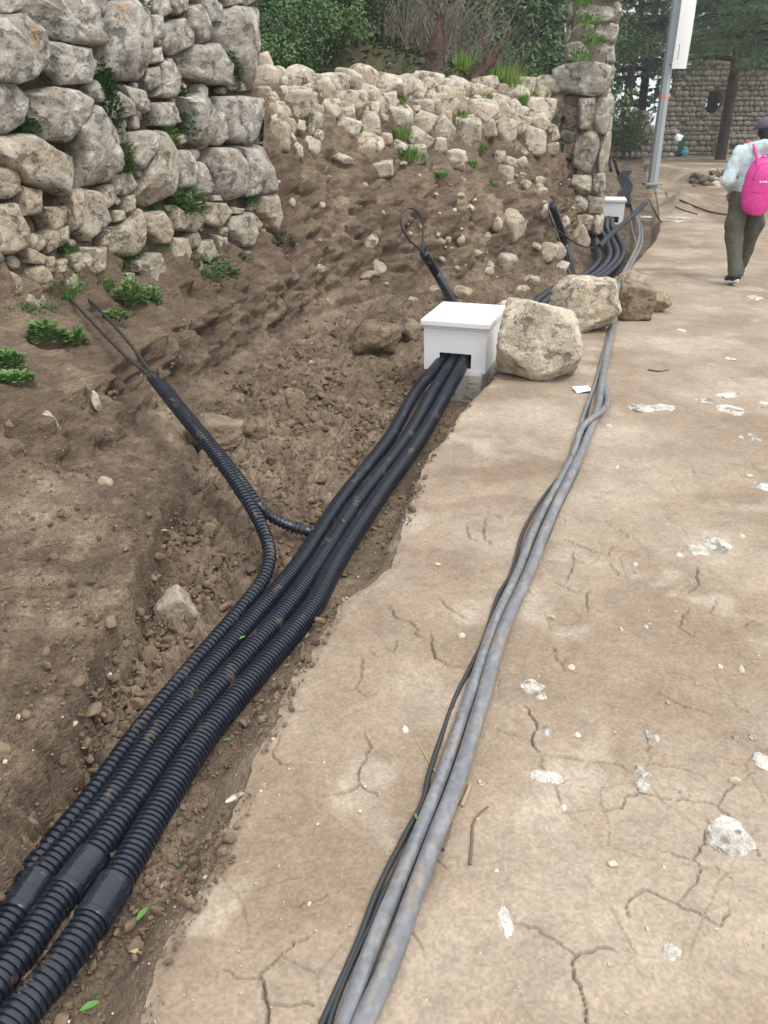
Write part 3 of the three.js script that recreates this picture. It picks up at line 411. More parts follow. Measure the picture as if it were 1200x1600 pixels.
boulder('boulder', 'small tan stone leaning on the dark brown boulder', undefined, 1025, 490, 44, 36, { base: TAN, det: 12, planes: 9, sharp: 20, H: 0, sink: 0.44, D: 0.9 });
boulder('boulder', 'soil-coated rock half buried left of the white box', undefined, 585, 562, 92, 62, { base: [0.25, 0.18, 0.12], det: 18, planes: 8, rough: 0.08, rz: 0.25, sink: 0.33 });
boulder('boulder', 'rounded tan rock against the soil-coated rock', undefined, 635, 540, 48, 46, { base: [0.30, 0.23, 0.155], det: 12, planes: 9, sink: 0.36 });
boulder('boulder', 'brown rock lying behind the raised corrugated duct', undefined, 338, 712, 96, 72, { base: [0.29, 0.22, 0.15], det: 20, planes: 9, sharp: 22, sink: 0.34, tan: 0.3 });
boulder('boulder', 'small square brown stone next to the rock behind the duct', undefined, 402, 690, 38, 40, { base: [0.27, 0.2, 0.135], det: 10, planes: 9, sink: 0.38 });
boulder('boulder', 'pointed grey stone lying on the dug soil beside the pipes', undefined, 280, 972, 56, 66, { base: [0.34, 0.275, 0.205], det: 14, block: true, sharp: 34, sink: 0.2, lichen: 0.15, tan: 0.3, rz: 0.5 }, 'stone');
boulder('boulder', 'flat slab of brown stone set on edge in the trench floor', undefined, 462, 645, 34, 46, { base: [0.36, 0.275, 0.19], det: 10, planes: 8, sharp: 24, sink: 0.32, D: 0.4 }, 'stone');
boulder('boulder', 'tan rock behind the white box against the bank', undefined, 722, 470, 34, 24, { base: [0.5, 0.4, 0.28], det: 10, sink: 0.4 }, 'stone');
boulder('boulder', 'tan rock between the white box and cream boulder', undefined, 795, 512, 30, 34, { base: [0.42, 0.32, 0.21], det: 10, sink: 0.4 }, 'stone');
boulder('boulder', 'squared tan stone beside the far pipes behind the boulders', undefined, 985, 455, 44, 34, { base: [0.52, 0.43, 0.3], det: 10, H: -0.05, sink: 0.4 }, 'stone');
// ---------- pipes and ducts ----------
const black = std({ color: lin(0.018, 0.024, 0.038), roughness: 0.3, map: fineMap });
const blackMatt = std({ color: lin(0.016, 0.018, 0.022), roughness: 0.6 });
const blackDusty = new THREE.MeshStandardMaterial({ vertexColors: true, roughness: 0.27, map: fineMap });
const cableMat = std({ color: lin(0.035, 0.036, 0.04), roughness: 0.45 });
function sweep(pts, radius, { seg = 18, step = 0.02, corr, cap = true, colour, rEnd } = {}) {
  const cv = new THREE.CatmullRomCurve3(pts, false, 'centripetal'), L = cv.getLength(); cv.arcLengthDivisions = 600; cv.updateArcLengths();
  const ls = [], R0 = radius;
  if (corr) { const p = corr.pitch; for (let l = 0; l < L; l += p) { const radius = R0 * (1 + (rEnd ? rEnd - 1 : 0) * l / L); ls.push([l, radius], [l + p * 0.52, radius], [l + p * 0.66, radius - corr.depth], [l + p * 0.88, radius - corr.depth]); } ls.push([L, R0 * (rEnd || 1)]); }
  else { const n = Math.max(2, Math.ceil(L / step)); for (let i = 0; i <= n; i++) ls.push([L * i / n, radius * (1 + 0.02 * no(i * 0.3, radius * 99))]); }
  const pos = [], idx = [], col = [], uv = []; const up = V(0, 1, 0), T = V(), A = V(), B = V(), P = V(); let pT = null; const N = V();
  ls.forEach(([l, r], k) => { const u = Math.min(1, l / L); cv.getPointAt(u, P); cv.getTangentAt(u, T);
    if (!pT) { A.crossVectors(T, Math.abs(T.y) > 0.9 ? V(1, 0, 0) : up).normalize(); } else { A.addScaledVector(T, -A.dot(T)).normalize(); } pT = T; B.crossVectors(T, A);
    for (let s = 0; s < seg; s++) { const a = s / seg * Math.PI * 2; N.copy(A).multiplyScalar(Math.cos(a)).addScaledVector(B, Math.sin(a)); pos.push(P.x + N.x * r, P.y + N.y * r, P.z + N.z * r); if (colour) col.push(...colour(l, N, corr ? k % 4 > 1 : false, P)); uv.push(s / seg * radius * 12, l * 2); } });
  const nr = ls.length; for (let k = 0; k + 1 < nr; k++) for (let s = 0; s < seg; s++) { const a = k * seg + s, b = k * seg + (s + 1) % seg, c = a + seg, d = b + seg; idx.push(a, b, c, b, d, c); }
  if (cap) for (const k of [0, nr - 1]) for (let s = 1; s + 1 < seg; s++) idx.push(k * seg, k * seg + s, k * seg + s + 1);
  const g = new THREE.BufferGeometry(); g.setAttribute('position', new THREE.Float32BufferAttribute(pos, 3)); g.setAttribute('uv', new THREE.Float32BufferAttribute(uv, 2)); if (colour) g.setAttribute('color', new THREE.Float32BufferAttribute(col, 3)); g.setIndex(idx);
  if (corr) { const h = toCreasedNormals(g, 0.9); return h; } g.computeVertexNormals(); return g;
}
// splashes of dried mud on the black plastic
const mudOn = (sd, amt) => (l, N, groove, P) => { const m = sst(0.16, 0.30, fbm(P.x * 7 + sd, P.z * 7, N.x * 1.2, 4) + amt) * (groove ? 1 : 0.35) * sst(0.1, 0.4, fbm(l * 60, N.x * 3 + sd, N.y * 3, 2) + 0.3); const b = [0.017, 0.023, 0.037]; return mix3(b, [0.26, 0.19, 0.12], clamp(m)); };
const px3 = (list, H) => list.map(q => at(q[0], q[1], q[2] ?? H));
// three large corrugated conduits from the foreground into the white box, and a slimmer one beside them
const RP = [[-30,1665],[33,1583],[88,1517],[181,1380],[257,1250],[321,1150],[487,950],[521,887],[586,785],[659,682,-.09],[698,614,-.03],[717,580,.035],[727,557,.065],[733,540,.085]];
const MP = [[-90,1640],[37,1483],[83,1417],[125,1365],[210,1250],[277,1150],[448,950],[493,887],[558,785],[637,682,-.09],[676,614,-.03],[699,578,.035],[712,555,.065],[720,538,.085]];
const LP = [[-80,1560],[20,1433],[60,1377],[172,1250],[241,1150],[410,950],[463,887],[531,785],[610,682,-.09],[649,614,-.03],[681,575,.035],[698,553,.065],[708,536,.085]];
const pipes = [];
function conduit(list, r, H, label, sd, couplings) {
  const pts = px3(list, H), t = group('corrugated_conduit', label, 'conduit', 'corrugated conduits in the trench'); 
  part('corrugated_tube', sweep(pts, r, { seg: 22, corr: { pitch: 0.0165, depth: 0.0056 }, rEnd: 1.13, colour: mudOn(sd, -0.07) }), blackDusty, t);
  const cv = new THREE.CatmullRomCurve3(pts, false, 'centripetal');
  for (const [px, py, len] of couplings || []) { // smooth sleeve with latch slots
    const q = at(px, py, H + r); let bu = 0, bd = 9; for (let i = 0; i <= 800; i++) { const d = cv.getPointAt(i / 800).distanceTo(q); if (d < bd) { bd = d; bu = i / 800; } }
    const p = cv.getPointAt(bu), T = cv.getTangentAt(bu), c = new THREE.Group(); const R = r * (1 + 0.13 * bu) + 0.0045;
    const prof = [[r - 0.004, -len / 2], [R - 0.001, -len / 2], [R + 0.0012, -len / 2 + 0.004], [R + 0.0012, -len / 2 + 0.014], [R, -len / 2 + 0.016], [R, -0.004], [R + 0.0016, -0.002], [R + 0.0016, 0.002], [R, 0.004], [R, len / 2 - 0.016], [R + 0.0012, len / 2 - 0.014], [R + 0.0012, len / 2 - 0.004], [R - 0.001, len / 2], [r - 0.004, len / 2]].map(v => new THREE.Vector2(v[0], v[1]));
    const m = part('coupling', toCreasedNormals(new THREE.LatheGeometry(prof, 40), 0.5), black, t); m.position.copy(p); m.quaternion.setFromUnitVectors(V(0, 1, 0), T);
    for (const e of [-1, 1]) for (let k = 0; k < 4; k++) for (const w of [-1, 1]) { const a = k * Math.PI / 2 + 0.6 + w * 0.16; const b = part('latch', new RoundedBoxGeometry(0.004, 0.016, 0.005, 1, 0.001), black, m); b.position.set(Math.cos(a) * (R + 0.001), e * (len / 2 - 0.026), Math.sin(a) * (R + 0.001)); b.rotation.y = -a; }
  }
  pipes.push([cv, r]); return t;
}
conduit(RP, 0.0415, -0.1, 'thick black corrugated conduit running nearest the path edge', 3, [[177,1392,0.115]]);
conduit(MP, 0.0395, -0.1, 'thick black corrugated conduit in the middle of the bundle', 17, [[132,1352,0.115]]);
conduit(LP, 0.0370, -0.112, 'black corrugated conduit on the soil side of the bundle', 29, [[62,1385,0.11]]);
// slim duct: runs beside the bundle, then turns up the bank; twin cable loop sticks out of its end
{ const A = [[-70,1500,-.12],[13,1417,-.125],[54,1350,-.125],[136,1250,-.125],[209,1150,-.125],[300,1040,-.11],[377,950,-.10],[412,903,-.08],[421,870,-.05],[412,830,0.0],[388,785,0.07],[338,713,0.17],[290,655,0.26],[237,588,0.36]];
  const t = group('slim_duct', 'slim corrugated black duct turning up out of the bundle, with cable loop', 'duct'); const pa = px3(A, 0);
  part('corrugated_tube', sweep(pa, 0.0265, { seg: 18, corr: { pitch: 0.021, depth: 0.006 }, rEnd: 1.2, colour: mudOn(44, 0.0) }), blackDusty, t);
  const e = pa[pa.length - 1], f = pa[pa.length - 2];
  const side = V(1, 0, 0.3).normalize();
  const loop = [f.clone().addScaledVector(side, 0.011), e.clone().addScaledVector(side, 0.012), at(205,540,0.44), at(170,500,0.5), at(140,470,0.545), at(118,456,0.575), at(106,453,0.59), at(107,463,0.575), at(125,483,0.54), at(160,520,0.47), at(200,560,0.41), e.clone().addScaledVector(side, -0.012), f.clone().addScaledVector(side, -0.008)];
  part('cable_loop', sweep(loop, 0.0095, { seg: 10, step: 0.012 }), cableMat, t);
  const B = [[520,815,-.12],[487,830,-.10],[455,822,-.075],[425,808,-.03],[402,787,.03],[375,750,.09],[345,712,.14],[300,658,.22],[255,602,.31]];
  const s = group('slim_duct', 'slim corrugated black duct curving out from under the bundle', 'duct');
  part('corrugated_tube', sweep(px3(B, 0), 0.026, { seg: 18, corr: { pitch: 0.021, depth: 0.006 }, rEnd: 1.2, colour: mudOn(51, 0.02) }), blackDusty, s);
}
// conduits beyond the box
const far = [
  [[712,540,.09],[760,530,.03],[790,524,.0],[830,495,-.12],[850,474,-.13],[880,452,-.13],[915,438,-.13],[940,420,-.13],[952,400,-.12],[948,378,-.06],[938,358,.04],[943,340,.12]],
  [[735,545,.09],[770,540,.03],[800,532,.0],[845,492,-.12],[866,472,-.13],[895,452,-.13],[928,437,-.13],[955,415,-.13],[964,398,-.12],[957,376,-.06],[948,358,.04],[950,340,.12]],
  [[700,535,.09],[750,522,.03],[785,512,-.04],[820,490,-.12],[845,466,-.13],[872,449,-.13],[905,435,-.13],[928,418,-.13],[936,402,-.12],[931,385,-.08],[928,372,-.02],[938,350,.1]],
  [[752,545,.09],[790,545,.02],[830,515,-.11],[860,484,-.12],[890,463,-.12],[915,450,-.12],[942,434,-.12],[968,410,-.12],[974,392,-.11],[966,372,-.05],[957,356,.04],[956,340,.12]],
];
far.forEach((f, i) => solo('far_conduit', sweep(px3(f, 0), [0.05, 0.05, 0.047, 0.047][i], { seg: 10, corr: { pitch: 0.045, depth: 0.004 } }), black, 'black conduit running along the trench between the two white boxes', 'conduit', 'conduits between the boxes'));
// ducts that stand up along the bank
const front = (px, py, k) => { const p = hit(px, py), e = V(0, EYE, 0); return p.sub(e).multiplyScalar(k).add(e); };   // a little this side of the bank
{ const t = group('stub_duct', 'black duct rising behind the white box with one large wire loop', 'duct');
  part('tube', sweep([front(722,500,.96), front(705,468,.95), front(684,430,.94), front(662,395,.93)], 0.05, { seg: 14, step: 0.02 }), black, t);
  part('cable_loop', sweep([[672,412],[661,393],[661,370],[660,345],[652,330],[638,325],[627,338],[628,355],[640,375],[658,392],[670,412]].map(q => front(q[0], q[1], .93)), 0.011, { seg: 8, step: 0.02 }), cableMat, t); }
{ const t = group('stub_duct', 'black duct leaning on the bank with a thin wire trailing from its end', 'duct');
  part('tube', sweep([at(898,440,-.1), front(893,425,.985), front(884,385,.97), front(872,345,.96), front(862,320,.95)], 0.052, { seg: 12, step: 0.03 }), black, t);
  part('wire', sweep([[872,345],[862,318],[857,325],[864,350],[885,370],[908,384],[930,388]].map(q => front(q[0], q[1], .955)), 0.012, { seg: 6, step: 0.03 }), cableMat, t); }
{ const t = group('stub_duct', 'black duct slanting across the trench below the distant white box', 'duct');
  part('tube', sweep([at(936,386,.1), at(955,366,.16), at(985,340,.28), at(1008,318,.42)], 0.042, { seg: 12, step: 0.05 }), blackMatt, t);
  part('wire', sweep([at(1005,320,.40), at(1014,312,.42), at(1021,325,.3), at(1030,342,.1), at(1034,347,.02), at(1026,338,.08), at(1018,322,.2)], 0.010, { seg: 6, step: 0.05 }), cableMat, t); }
for (const [i, l] of [[[943,300,.0],[941,282,.35],[938,262,.75]], [[960,290,0],[955,268,.42],[951,246,.9]], [[975,290,.1],[965,268,.5],[960,250,.85]]].entries()) solo('upright_duct', sweep(px3(l, 0), 0.05, { seg: 10, step: 0.1 }), black, 'black duct end standing up beside the stone pillar', 'duct', 'duct ends by the pillar');
for (let i = 0; i < 4; i++) solo('distant_conduit', sweep([[972 + i * 4, 322], [968 + i * 5, 305], [975 + i * 4, 292], [968 + i * 4, 278], [973 + i * 4, 268]].map(q => hit(q[0], q[1], 0.05)), 0.04, { seg: 8, step: 0.1 }), black, 'black conduit lying in the trench beyond the distant white box', 'conduit', 'conduits beyond the distant box');
// grey water pipes and thin cables lying on the path
const greyMat = (sd) => (l, N, g, P) => { const m = sst(-0.05, 0.25, fbm(P.x * 9 + sd, P.z * 9, N.x * 1.5, 4)), b = mix3([0.20, 0.21, 0.23], [0.29, 0.285, 0.28], m); return mix3(b, [0.36, 0.29, 0.21], sst(0.18, 0.34, fbm(P.x * 5 + sd, P.z * 5 + 9, N.y * 2, 4)) * 0.8); };
const greyPipe = new THREE.MeshStandardMaterial({ vertexColors: true, roughness: 0.42, map: fineMap });
const G1 = [[520,1650],[541,1590],[582,1477],[635,1350],[687,1222],[734,1087],[772,975],[807,899],[836,824],[874,752],[893,717]];
const G2 = [[548,1650],[571,1590],[605,1515],[646,1402],[676,1320],[716,1216],[749,1110],[782,996],[822,905],[862,805],[900,726],[919,681],[934,640],[940,599],[948,550],[955,522],[963,470],[968,440],[982,412],[994,388],[999,368],[997,350],[990,330],[985,315]];
const G3 = [[893,717],[898,702],[911,666,.05],[926,653,.06],[939,644,.06],[949,629,.03],[946,610],[943,590],[951,550],[958,520],[968,470],[973,442],[988,410],[1001,385],[1003,362],[998,345],[992,328],[986,315]];
const G4 = [[885,735],[915,640],[933,590],[946,540],[955,505],[964,455],[978,418],[991,398],[993,380],[988,360],[986,342]];
solo('grey_pipe', sweep(px3(G1, 0.0205), 0.0185, { seg: 14, step: 0.02, colour: greyMat(5) }), greyPipe, 'slimmer dusty grey pipe of the pair along the path', 'pipe', 'grey pipes on the path');
solo('grey_pipe', sweep(px3(G2, 0.025), 0.023, { seg: 12, step: 0.035, colour: greyMat(25) }), greyPipe, 'thicker dusty grey pipe running the whole path', 'pipe', 'grey pipes on the path');
solo('grey_pipe', sweep(px3(G3, 0.022), 0.0185, { seg: 12, step: 0.035, colour: greyMat(35) }), greyPipe, 'grey pipe bowed over its neighbour near the white paper', 'pipe', 'grey pipes on the path');
solo('grey_pipe', sweep(px3(G4, 0.015), 0.012, { seg: 10, step: 0.03, colour: greyMat(45) }), greyPipe, 'thin grey pipe left of the pair by the boulders', 'pipe', 'grey pipes on the path');
const K1 = [[480,1650],[507,1590],[560,1470],[590,1391],[635,1301],[661,1252],[670,1211],[692,1144],[711,1091],[737,1039],[756,1000],[779,930],[799,895],[818,830],[850,775],[878,740]];
const K2 = [[505,1640],[522,1575],[552,1500],[578,1448],[600,1395],[630,1340],[662,1262]];
const K3 = [[800,960],[832,887],[852,850],[868,810],[884,775],[903,735],[912,690],[918,650],[930,600],[938,570],[946,535]];
solo('black_cable', sweep(px3(K1, 0.011), 0.0075, { seg: 8, step: 0.015 }), cableMat, 'thin black cable swinging out left of the grey pipes', 'cable', 'black cables along the grey pipes');
solo('black_cable', sweep(px3(K2, 0.010), 0.0065, { seg: 8, step: 0.015 }), cableMat, 'short thin black cable tucked between outer cable and grey pipe', 'cable', 'black cables along the grey pipes');
solo('black_cable', sweep(px3(K3, 0.012), 0.0055, { seg: 8, step: 0.015 }), cableMat, 'thin black cable along the right side of the grey pipes', 'cable', 'black cables along the grey pipes');
solo('black_cable', sweep([[1062,312],[1085,322],[1115,332],[1150,336],[1185,335]].map(q => hit(q[0], q[1], 0.02)), 0.016, { seg: 6, step: 0.1 }), cableMat, 'loose black cable lying across the path beyond the walker', 'cable');
solo('black_cable', sweep([[1040,300],[1060,325],[1090,335]].map(q => hit(q[0], q[1], 0.02)), 0.010, { seg: 6, step: 0.1 }), cableMat, 'short black cable end by the foot of the lamp post', 'cable');

// ---------- white junction boxes ----------
const boxMat = std({ color: lin(0.80, 0.81, 0.83), roughness: 0.5 });
const lidMat = std({ color: lin(0.84, 0.84, 0.84), roughness: 0.45 });
const concrete = std({ color: lin(0.6, 0.57, 0.52), roughness: 0.95, map: stoneMap, bumpMap: stoneBump, bumpScale: 0.006 });
const darkIn = std({ color: lin(0.05, 0.045, 0.04), roughness: 1 });
function junctionBox(label, p, yaw, w, h, d, tilt) {
  const t = group('junction_box', label, 'junction box', 'white junction boxes'); t.position.copy(p); t.rotation.set(tilt, yaw, 0, 'YXZ');
  const s = new THREE.Shape(); s.moveTo(-w / 2, 0); s.lineTo(w / 2, 0); s.lineTo(w / 2 * 1.02, h); s.lineTo(-w / 2 * 1.02, h); s.closePath();
  const o = new THREE.Path(); const x0 = -0.115, x1 = 0.125, y0 = 0.025, y1 = 0.135; o.moveTo(x0, y0); o.lineTo(x0, y1); o.lineTo(x1, y1); o.lineTo(x1, y0); o.closePath(); s.holes.push(o);
  const fr = new THREE.ExtrudeGeometry(s, { depth: 0.008, bevelEnabled: true, bevelSize: 0.002, bevelThickness: 0.002, bevelSegments: 2 }); fr.translate(0, 0, d / 2 - 0.008);
  const sides = [fr]; for (const e of [-1, 1]) { const b = new RoundedBoxGeometry(0.01, h, d - 0.02, 2, 0.003); b.translate(e * (w / 2 - 0.004), h / 2, -0.006); sides.push(b); }
  const bk = new RoundedBoxGeometry(w - 0.018, h, 0.01, 2, 0.003); bk.translate(0, h / 2, -d / 2 + 0.006); sides.push(bk); const fl = new THREE.BoxGeometry(w - 0.02, 0.006, d - 0.03); fl.translate(0, 0.01, 0); sides.push(fl);
  part('body', mergeGeometries(sides.map(g => { const q = g.index ? g.toNonIndexed() : g; q.deleteAttribute('uv'); q.setAttribute('uv', new THREE.Float32BufferAttribute(new Float32Array(q.attributes.position.count * 2).map((_, i) => q.attributes.position.array[Math.floor(i / 2) * 3 + i % 2] * 2), 2)); return q; })), boxMat, t);
  const lid = new RoundedBoxGeometry(w + 0.055, 0.045, d + 0.055, 3, 0.010); lid.translate(0, h + 0.012, 0); part('lid', lid, lidMat, t);
  const rim = new RoundedBoxGeometry(w + 0.025, 0.02, d + 0.025, 2, 0.006); rim.translate(0, h - 0.018, 0); part('rim', rim, boxMat, t);
  return t;
}
const boxP = at(668,572,0).add(at(776,553,0)).multiplyScalar(0.5);
junctionBox('white plastic junction box with overhanging lid next to the cream boulders', V(boxP.x, 0.0, boxP.z + 0.03), -0.33, 0.455, 0.335, 0.56, 0.03);
{ const g = new RoundedBoxGeometry(0.42, 0.28, 0.62, 3, 0.02); const p = g.attributes.position; for (let i = 0; i < p.count; i++) { const n = 0.02 * fbm(p.getX(i) * 6, p.getY(i) * 6, p.getZ(i) * 6); p.setX(i, p.getX(i) + n); p.setZ(i, p.getZ(i) + n); } g.computeVertexNormals(); const m = solo('concrete_base', g, concrete, 'rough grey concrete block under the nearer white box', 'concrete block'); m.position.set(boxP.x + 0.0, -0.145, boxP.z + 0.05); m.rotation.y = -0.33; }
const b2 = at(954,347,0.03);
junctionBox('distant white junction box beside the stone pillar', V(b2.x, 0.02, b2.z), -0.20, 0.40, 0.40, 0.45, 0.03);
boulder('boulder', 'grey stone propping the distant white box', undefined, 940, 356, 24, 22, { base: GREY, det: 6, H: -0.05 }, 'stone');
// ---------- stone pillar, lamp post, distant ruin ----------
{ const t = group('stone_pillar', 'tall ruined corner pillar of squared grey stones with weeds', 'pillar'); t.position.set(3.14, 0, -14.1); t.rotation.y = -0.16;
  // courses measured upwards: bottom, height, split(s), warm or grey
  const C = [[0.05,0.32,[.7],1],[0.38,0.27,[.5],1],[0.66,0.30,[.62],.8],[0.97,0.58,[.68],.7],[1.56,0.52,[.45],.3],[2.09,0.42,[.96],0],[2.52,0.26,[.48],.1],[2.79,0.24,[.52],.1],[3.04,0.27,[.3],.1],[3.32,0.26,[.55],.1],[3.59,0.28,[.42],.1],[3.88,0.26,[.6],.1],[4.15,0.28,[.5],.1],[4.44,.26,[.4],.1]];
  for (const [y, h, sp, warm] of C) { const w = y > 2.5 ? 0.74 : y > 2.05 ? 0.88 : 0.5 + 0.06 * rnd(); const x0 = y > 2.5 ? -0.36 : y > 2.05 ? -0.5 : -0.1; let x = x0; const cuts = [...sp.map(s => s * w), w]; 
    for (let i = 0; i < cuts.length; i++) { const a = i ? cuts[i - 1] : 0, b = cuts[i]; if (b - a < 0.05) continue; const g = rock((b - a) * 1.12 + 0.02, h * 1.08 + 0.02, 0.58, { det: 7, block: true, sharp: 36, rough: 0.05, base: mix3(GREY, TAN, warm), lichen: 0.7, dark: 0.3, f: 5 }); const m = part('stone', g, M.stone, t); m.position.set(x0 + (a + b) / 2, y + h / 2, rr(-0.05, 0.05) - (y > 2.1 ? 0.12 : 0)); m.rotation.set(rr(-.04, .04), rr(-.08, .08), rr(-.05, .05)); } }
  for (let k = 1; k < 5; k++) for (let y = 0.1; y < 4.6; ) { const h = rr(0.2, 0.42), d = 0.5; const g = rock(0.44, h * 1.1, d * 1.12, { det: 4, block: true, sharp: 36, rough: 0.05, base: mix3(GREY, TAN, rnd() * 0.6), lichen: 0.4 }); const m = part('stone', g, M.stone, t); m.position.set(0.20 + rr(-.02, .02), y + h / 2, -0.5 * k); y += h; }
  const core = mergeGeometries([[0.36, 2.1, 0.14, 1.1], [0.6, 2.5, -0.02, 3.35]].map(([w, h, x, y]) => { const c = new RoundedBoxGeometry(w, h, 2.2, 2, 0.03); c.translate(x, y, -0.98); return c; })); part('mortar_core', core, std({ color: lin(0.24, 0.2, 0.15), map: stoneMap, bumpMap: stoneBump, bumpScale: 0.01 }), t);
}
function boxy(g, w, h, d) { const p = g.attributes.position, v = V(); for (let i = 0; i < p.count; i++) { v.fromBufferAttribute(p, i); const x = v.x / (w / 2), y = v.y / (h / 2), z = v.z / (d / 2), L = Math.max(1e-4, Math.hypot(x, y, z)); const k = Math.pow(Math.pow(Math.abs(x / L), 5) + Math.pow(Math.abs(y / L), 5) + Math.pow(Math.abs(z / L), 5), -1 / 5), s = k * (0.7 + 0.3 * L) ; p.setXYZ(i, x / L * s * w / 2, y / L * s * h / 2, z / L * s * d / 2); } g.computeVertexNormals(); return g; }
{ const f = at(1019,289,0.52), t = group('lamp_post', 'grey eight-sided steel lamp post with white banner, standing on an earth mound', 'lamp post'); t.position.set(f.x, f.y - 0.08, f.z);
  const g = new THREE.CylinderGeometry(0.06, 0.115, 8.2, 8, 1); g.translate(0, 4.1, 0); part('pole', toCreasedNormals(g, 0.3), std({ color: lin(0.36, 0.40, 0.44), roughness: 0.45, metalness: 0.1 }), t);
  const b = new THREE.CylinderGeometry(0.155, 0.158, 0.09, 8, 1, true); b.translate(0, 1.78, 0); b.scale(0.67, 1, 0.67); part('red_band', toCreasedNormals(b, 0.3), std({ color: lin(0.55, 0.30, 0.26), roughness: 0.7 }), t);
  const c = new RoundedBoxGeometry(0.36, 0.05, 0.36, 2, 0.01); c.translate(0, 0.1, 0); part('foot_plate', c, std({ color: lin(0.3, 0.3, 0.3), roughness: 0.7 }), t);
  const cvs = document.createElement('canvas'); cvs.width = 256; cvs.height = 1024; const cx = cvs.getContext('2d'); cx.fillStyle = '#f1f2f3'; cx.fillRect(0, 0, 256, 1024); cx.fillStyle = '#3a3a40'; cx.save(); cx.translate(58, 960); cx.rotate(-Math.PI / 2); for (let i = 0; i < 9; i++) cx.fillRect(i * 12, (i * 7) % 9, 7, 18); cx.restore();
  const tx = new THREE.CanvasTexture(cvs); tx.colorSpace = THREE.SRGBColorSpace;
  const bg = new RoundedBoxGeometry(0.38, 2.6, 0.02, 2, 0.008); bg.translate(0.19, 1.3, 0); { const p = bg.attributes.position; const sg = new THREE.BoxGeometry(0.3, 2.6, 0.02, 8, 30, 1); sg.translate(0.15, 1.3, 0); const q = sg.attributes.position; for (let i = 0; i < q.count; i++) { const y = q.getY(i); q.setZ(i, q.getZ(i) + 0.05 * Math.sin(y * 1.6) + 0.02 * Math.sin(q.getX(i) * 9)); } sg.computeVertexNormals(); const m = part('banner', sg, std({ map: tx, roughness: 0.8 }), t); m.position.set(0.03, 2.28, 0.16); m.rotation.y = 0.1; }
  for (const y of [2.36, 4.85]) { const a = new THREE.CylinderGeometry(0.012, 0.012, 0.46, 8); a.rotateZ(Math.PI / 2); a.translate(0.21, y, 0.1); part('banner_arm', a, std({ color: lin(0.3, 0.32, 0.34), metalness: 0.6, roughness: 0.5 }), t); }
}
// masonry too fine to pick apart at this distance: real stones joined into one part
function masonry(w, h, n, holes, taper) { const out = []; const v = [0, 1, 2, 3].map(() => { const g = rock(1, 1, 1, { det: 1, planes: 8, base: [1, 1, 1], rough: 0.05 }); boxy(g, 1, 1, 1); return g; });
  for (let y = 0; y < h; ) { const ch = rr(0.16, 0.27); for (let x = 0; x < w; ) { const sw = rr(0.16, 0.4); const cx = x + sw / 2, cy = y + ch / 2; x += sw; if (taper && cx < taper(cy)) continue; if (holes && holes(cx, cy)) continue; if (rnd() < 0.04) continue; const g = pick(v).clone(); g.scale(sw * 1.08, ch * 1.06, 0.3); g.translate(cx, cy, rr(-0.03, 0.04)); const c = g.attributes.color, b = mix3(mix3(GREY, TAN, rnd() * 0.5), PALE, rnd() < 0.12 ? 0.9 : 0.1), s = rr(0.8, 1.2); for (let i = 0; i < c.count; i++) c.setXYZ(i, b[0] * s, b[1] * s, b[2] * s); out.push(g); } y += ch; }
  return mergeGeometries(out); }
{ const f = V(13.5, 0.48, -44), t = group('ruined_wall', 'distant ruined stone wall with a round dark opening under the pines', 'ruin'); t.position.copy(f); t.rotation.y = -0.12;
  const hole = (x, y) => Math.hypot((x - 2.45) / 0.5, (y - 2.35) / 0.55) < 1;
  const m = part('masonry', masonry(14, 4.2, 0, hole, y => y * 0.16 + 0.1 * no(y * 3, 1)), M.stone, t); m.userData.kind = 'stuff';
  const s = new THREE.Shape(); s.moveTo(0.05, 0); s.lineTo(14, 0); s.lineTo(14, 4.1); s.lineTo(0.75, 4.1); s.closePath(); const o = new THREE.Path(); o.absellipse(2.45, 2.35, 0.44, 0.5, 0, Math.PI * 2, true); s.holes.push(o); const g = new THREE.ExtrudeGeometry(s, { depth: 0.6, bevelEnabled: false, curveSegments: 20 }); g.translate(0, 0, -0.62); part('wall_core', g, std({ color: lin(0.32, 0.29, 0.24), roughness: 1 }), t); }
{ const t = group('low_wall', 'low dry-stone wall in front of the distant ruin', 'stone wall'); t.position.set(15.2, 0.45, -40.6); t.rotation.y = -0.1; const m = part('masonry', masonry(5.5, 0.95, 0, null, y => y * 0.1), M.stone, t); m.userData.kind = 'stuff'; const g = new THREE.BoxGeometry(5.3, 0.85, 0.5); g.translate(2.72, 0.42, -0.28); part('wall_core', g, std({ color: lin(0.2, 0.17, 0.13), roughness: 1 }), t); }
{ const t = group('low_wall', 'low overgrown stone wall left of the distant ruin', 'stone wall'); t.position.set(9.9, 0.45, -40.3); t.rotation.y = 0.1; const m = part('masonry', masonry(3.4, 1.0, 0, null, y => 0), M.stone, t); m.userData.kind = 'stuff'; const g = new THREE.BoxGeometry(3.3, 0.9, 0.5); g.translate(1.7, 0.45, -0.28); part('wall_core', g, std({ color: lin(0.2, 0.17, 0.13), roughness: 1 }), t); }
{ const t = group('ruin_fragment', 'pale broken stub of masonry standing left of the ruin', 'ruin'); t.position.set(11.5, 1.45, -40.6); for (const [x, y, w, h] of [[0, .35, .7, .8], [.35, .7, .5, .5], [-.2, .95, .35, .3], [.55, .2, .5, .5], [.1, -.1, 1.2, .5]]) { const m = part('stone', rock(w, h, 0.5, { det: 6, base: mix3(PALE, WHITE, rnd()), dark: 0.4 }), M.stone, t); m.position.set(x, y, 0); } }
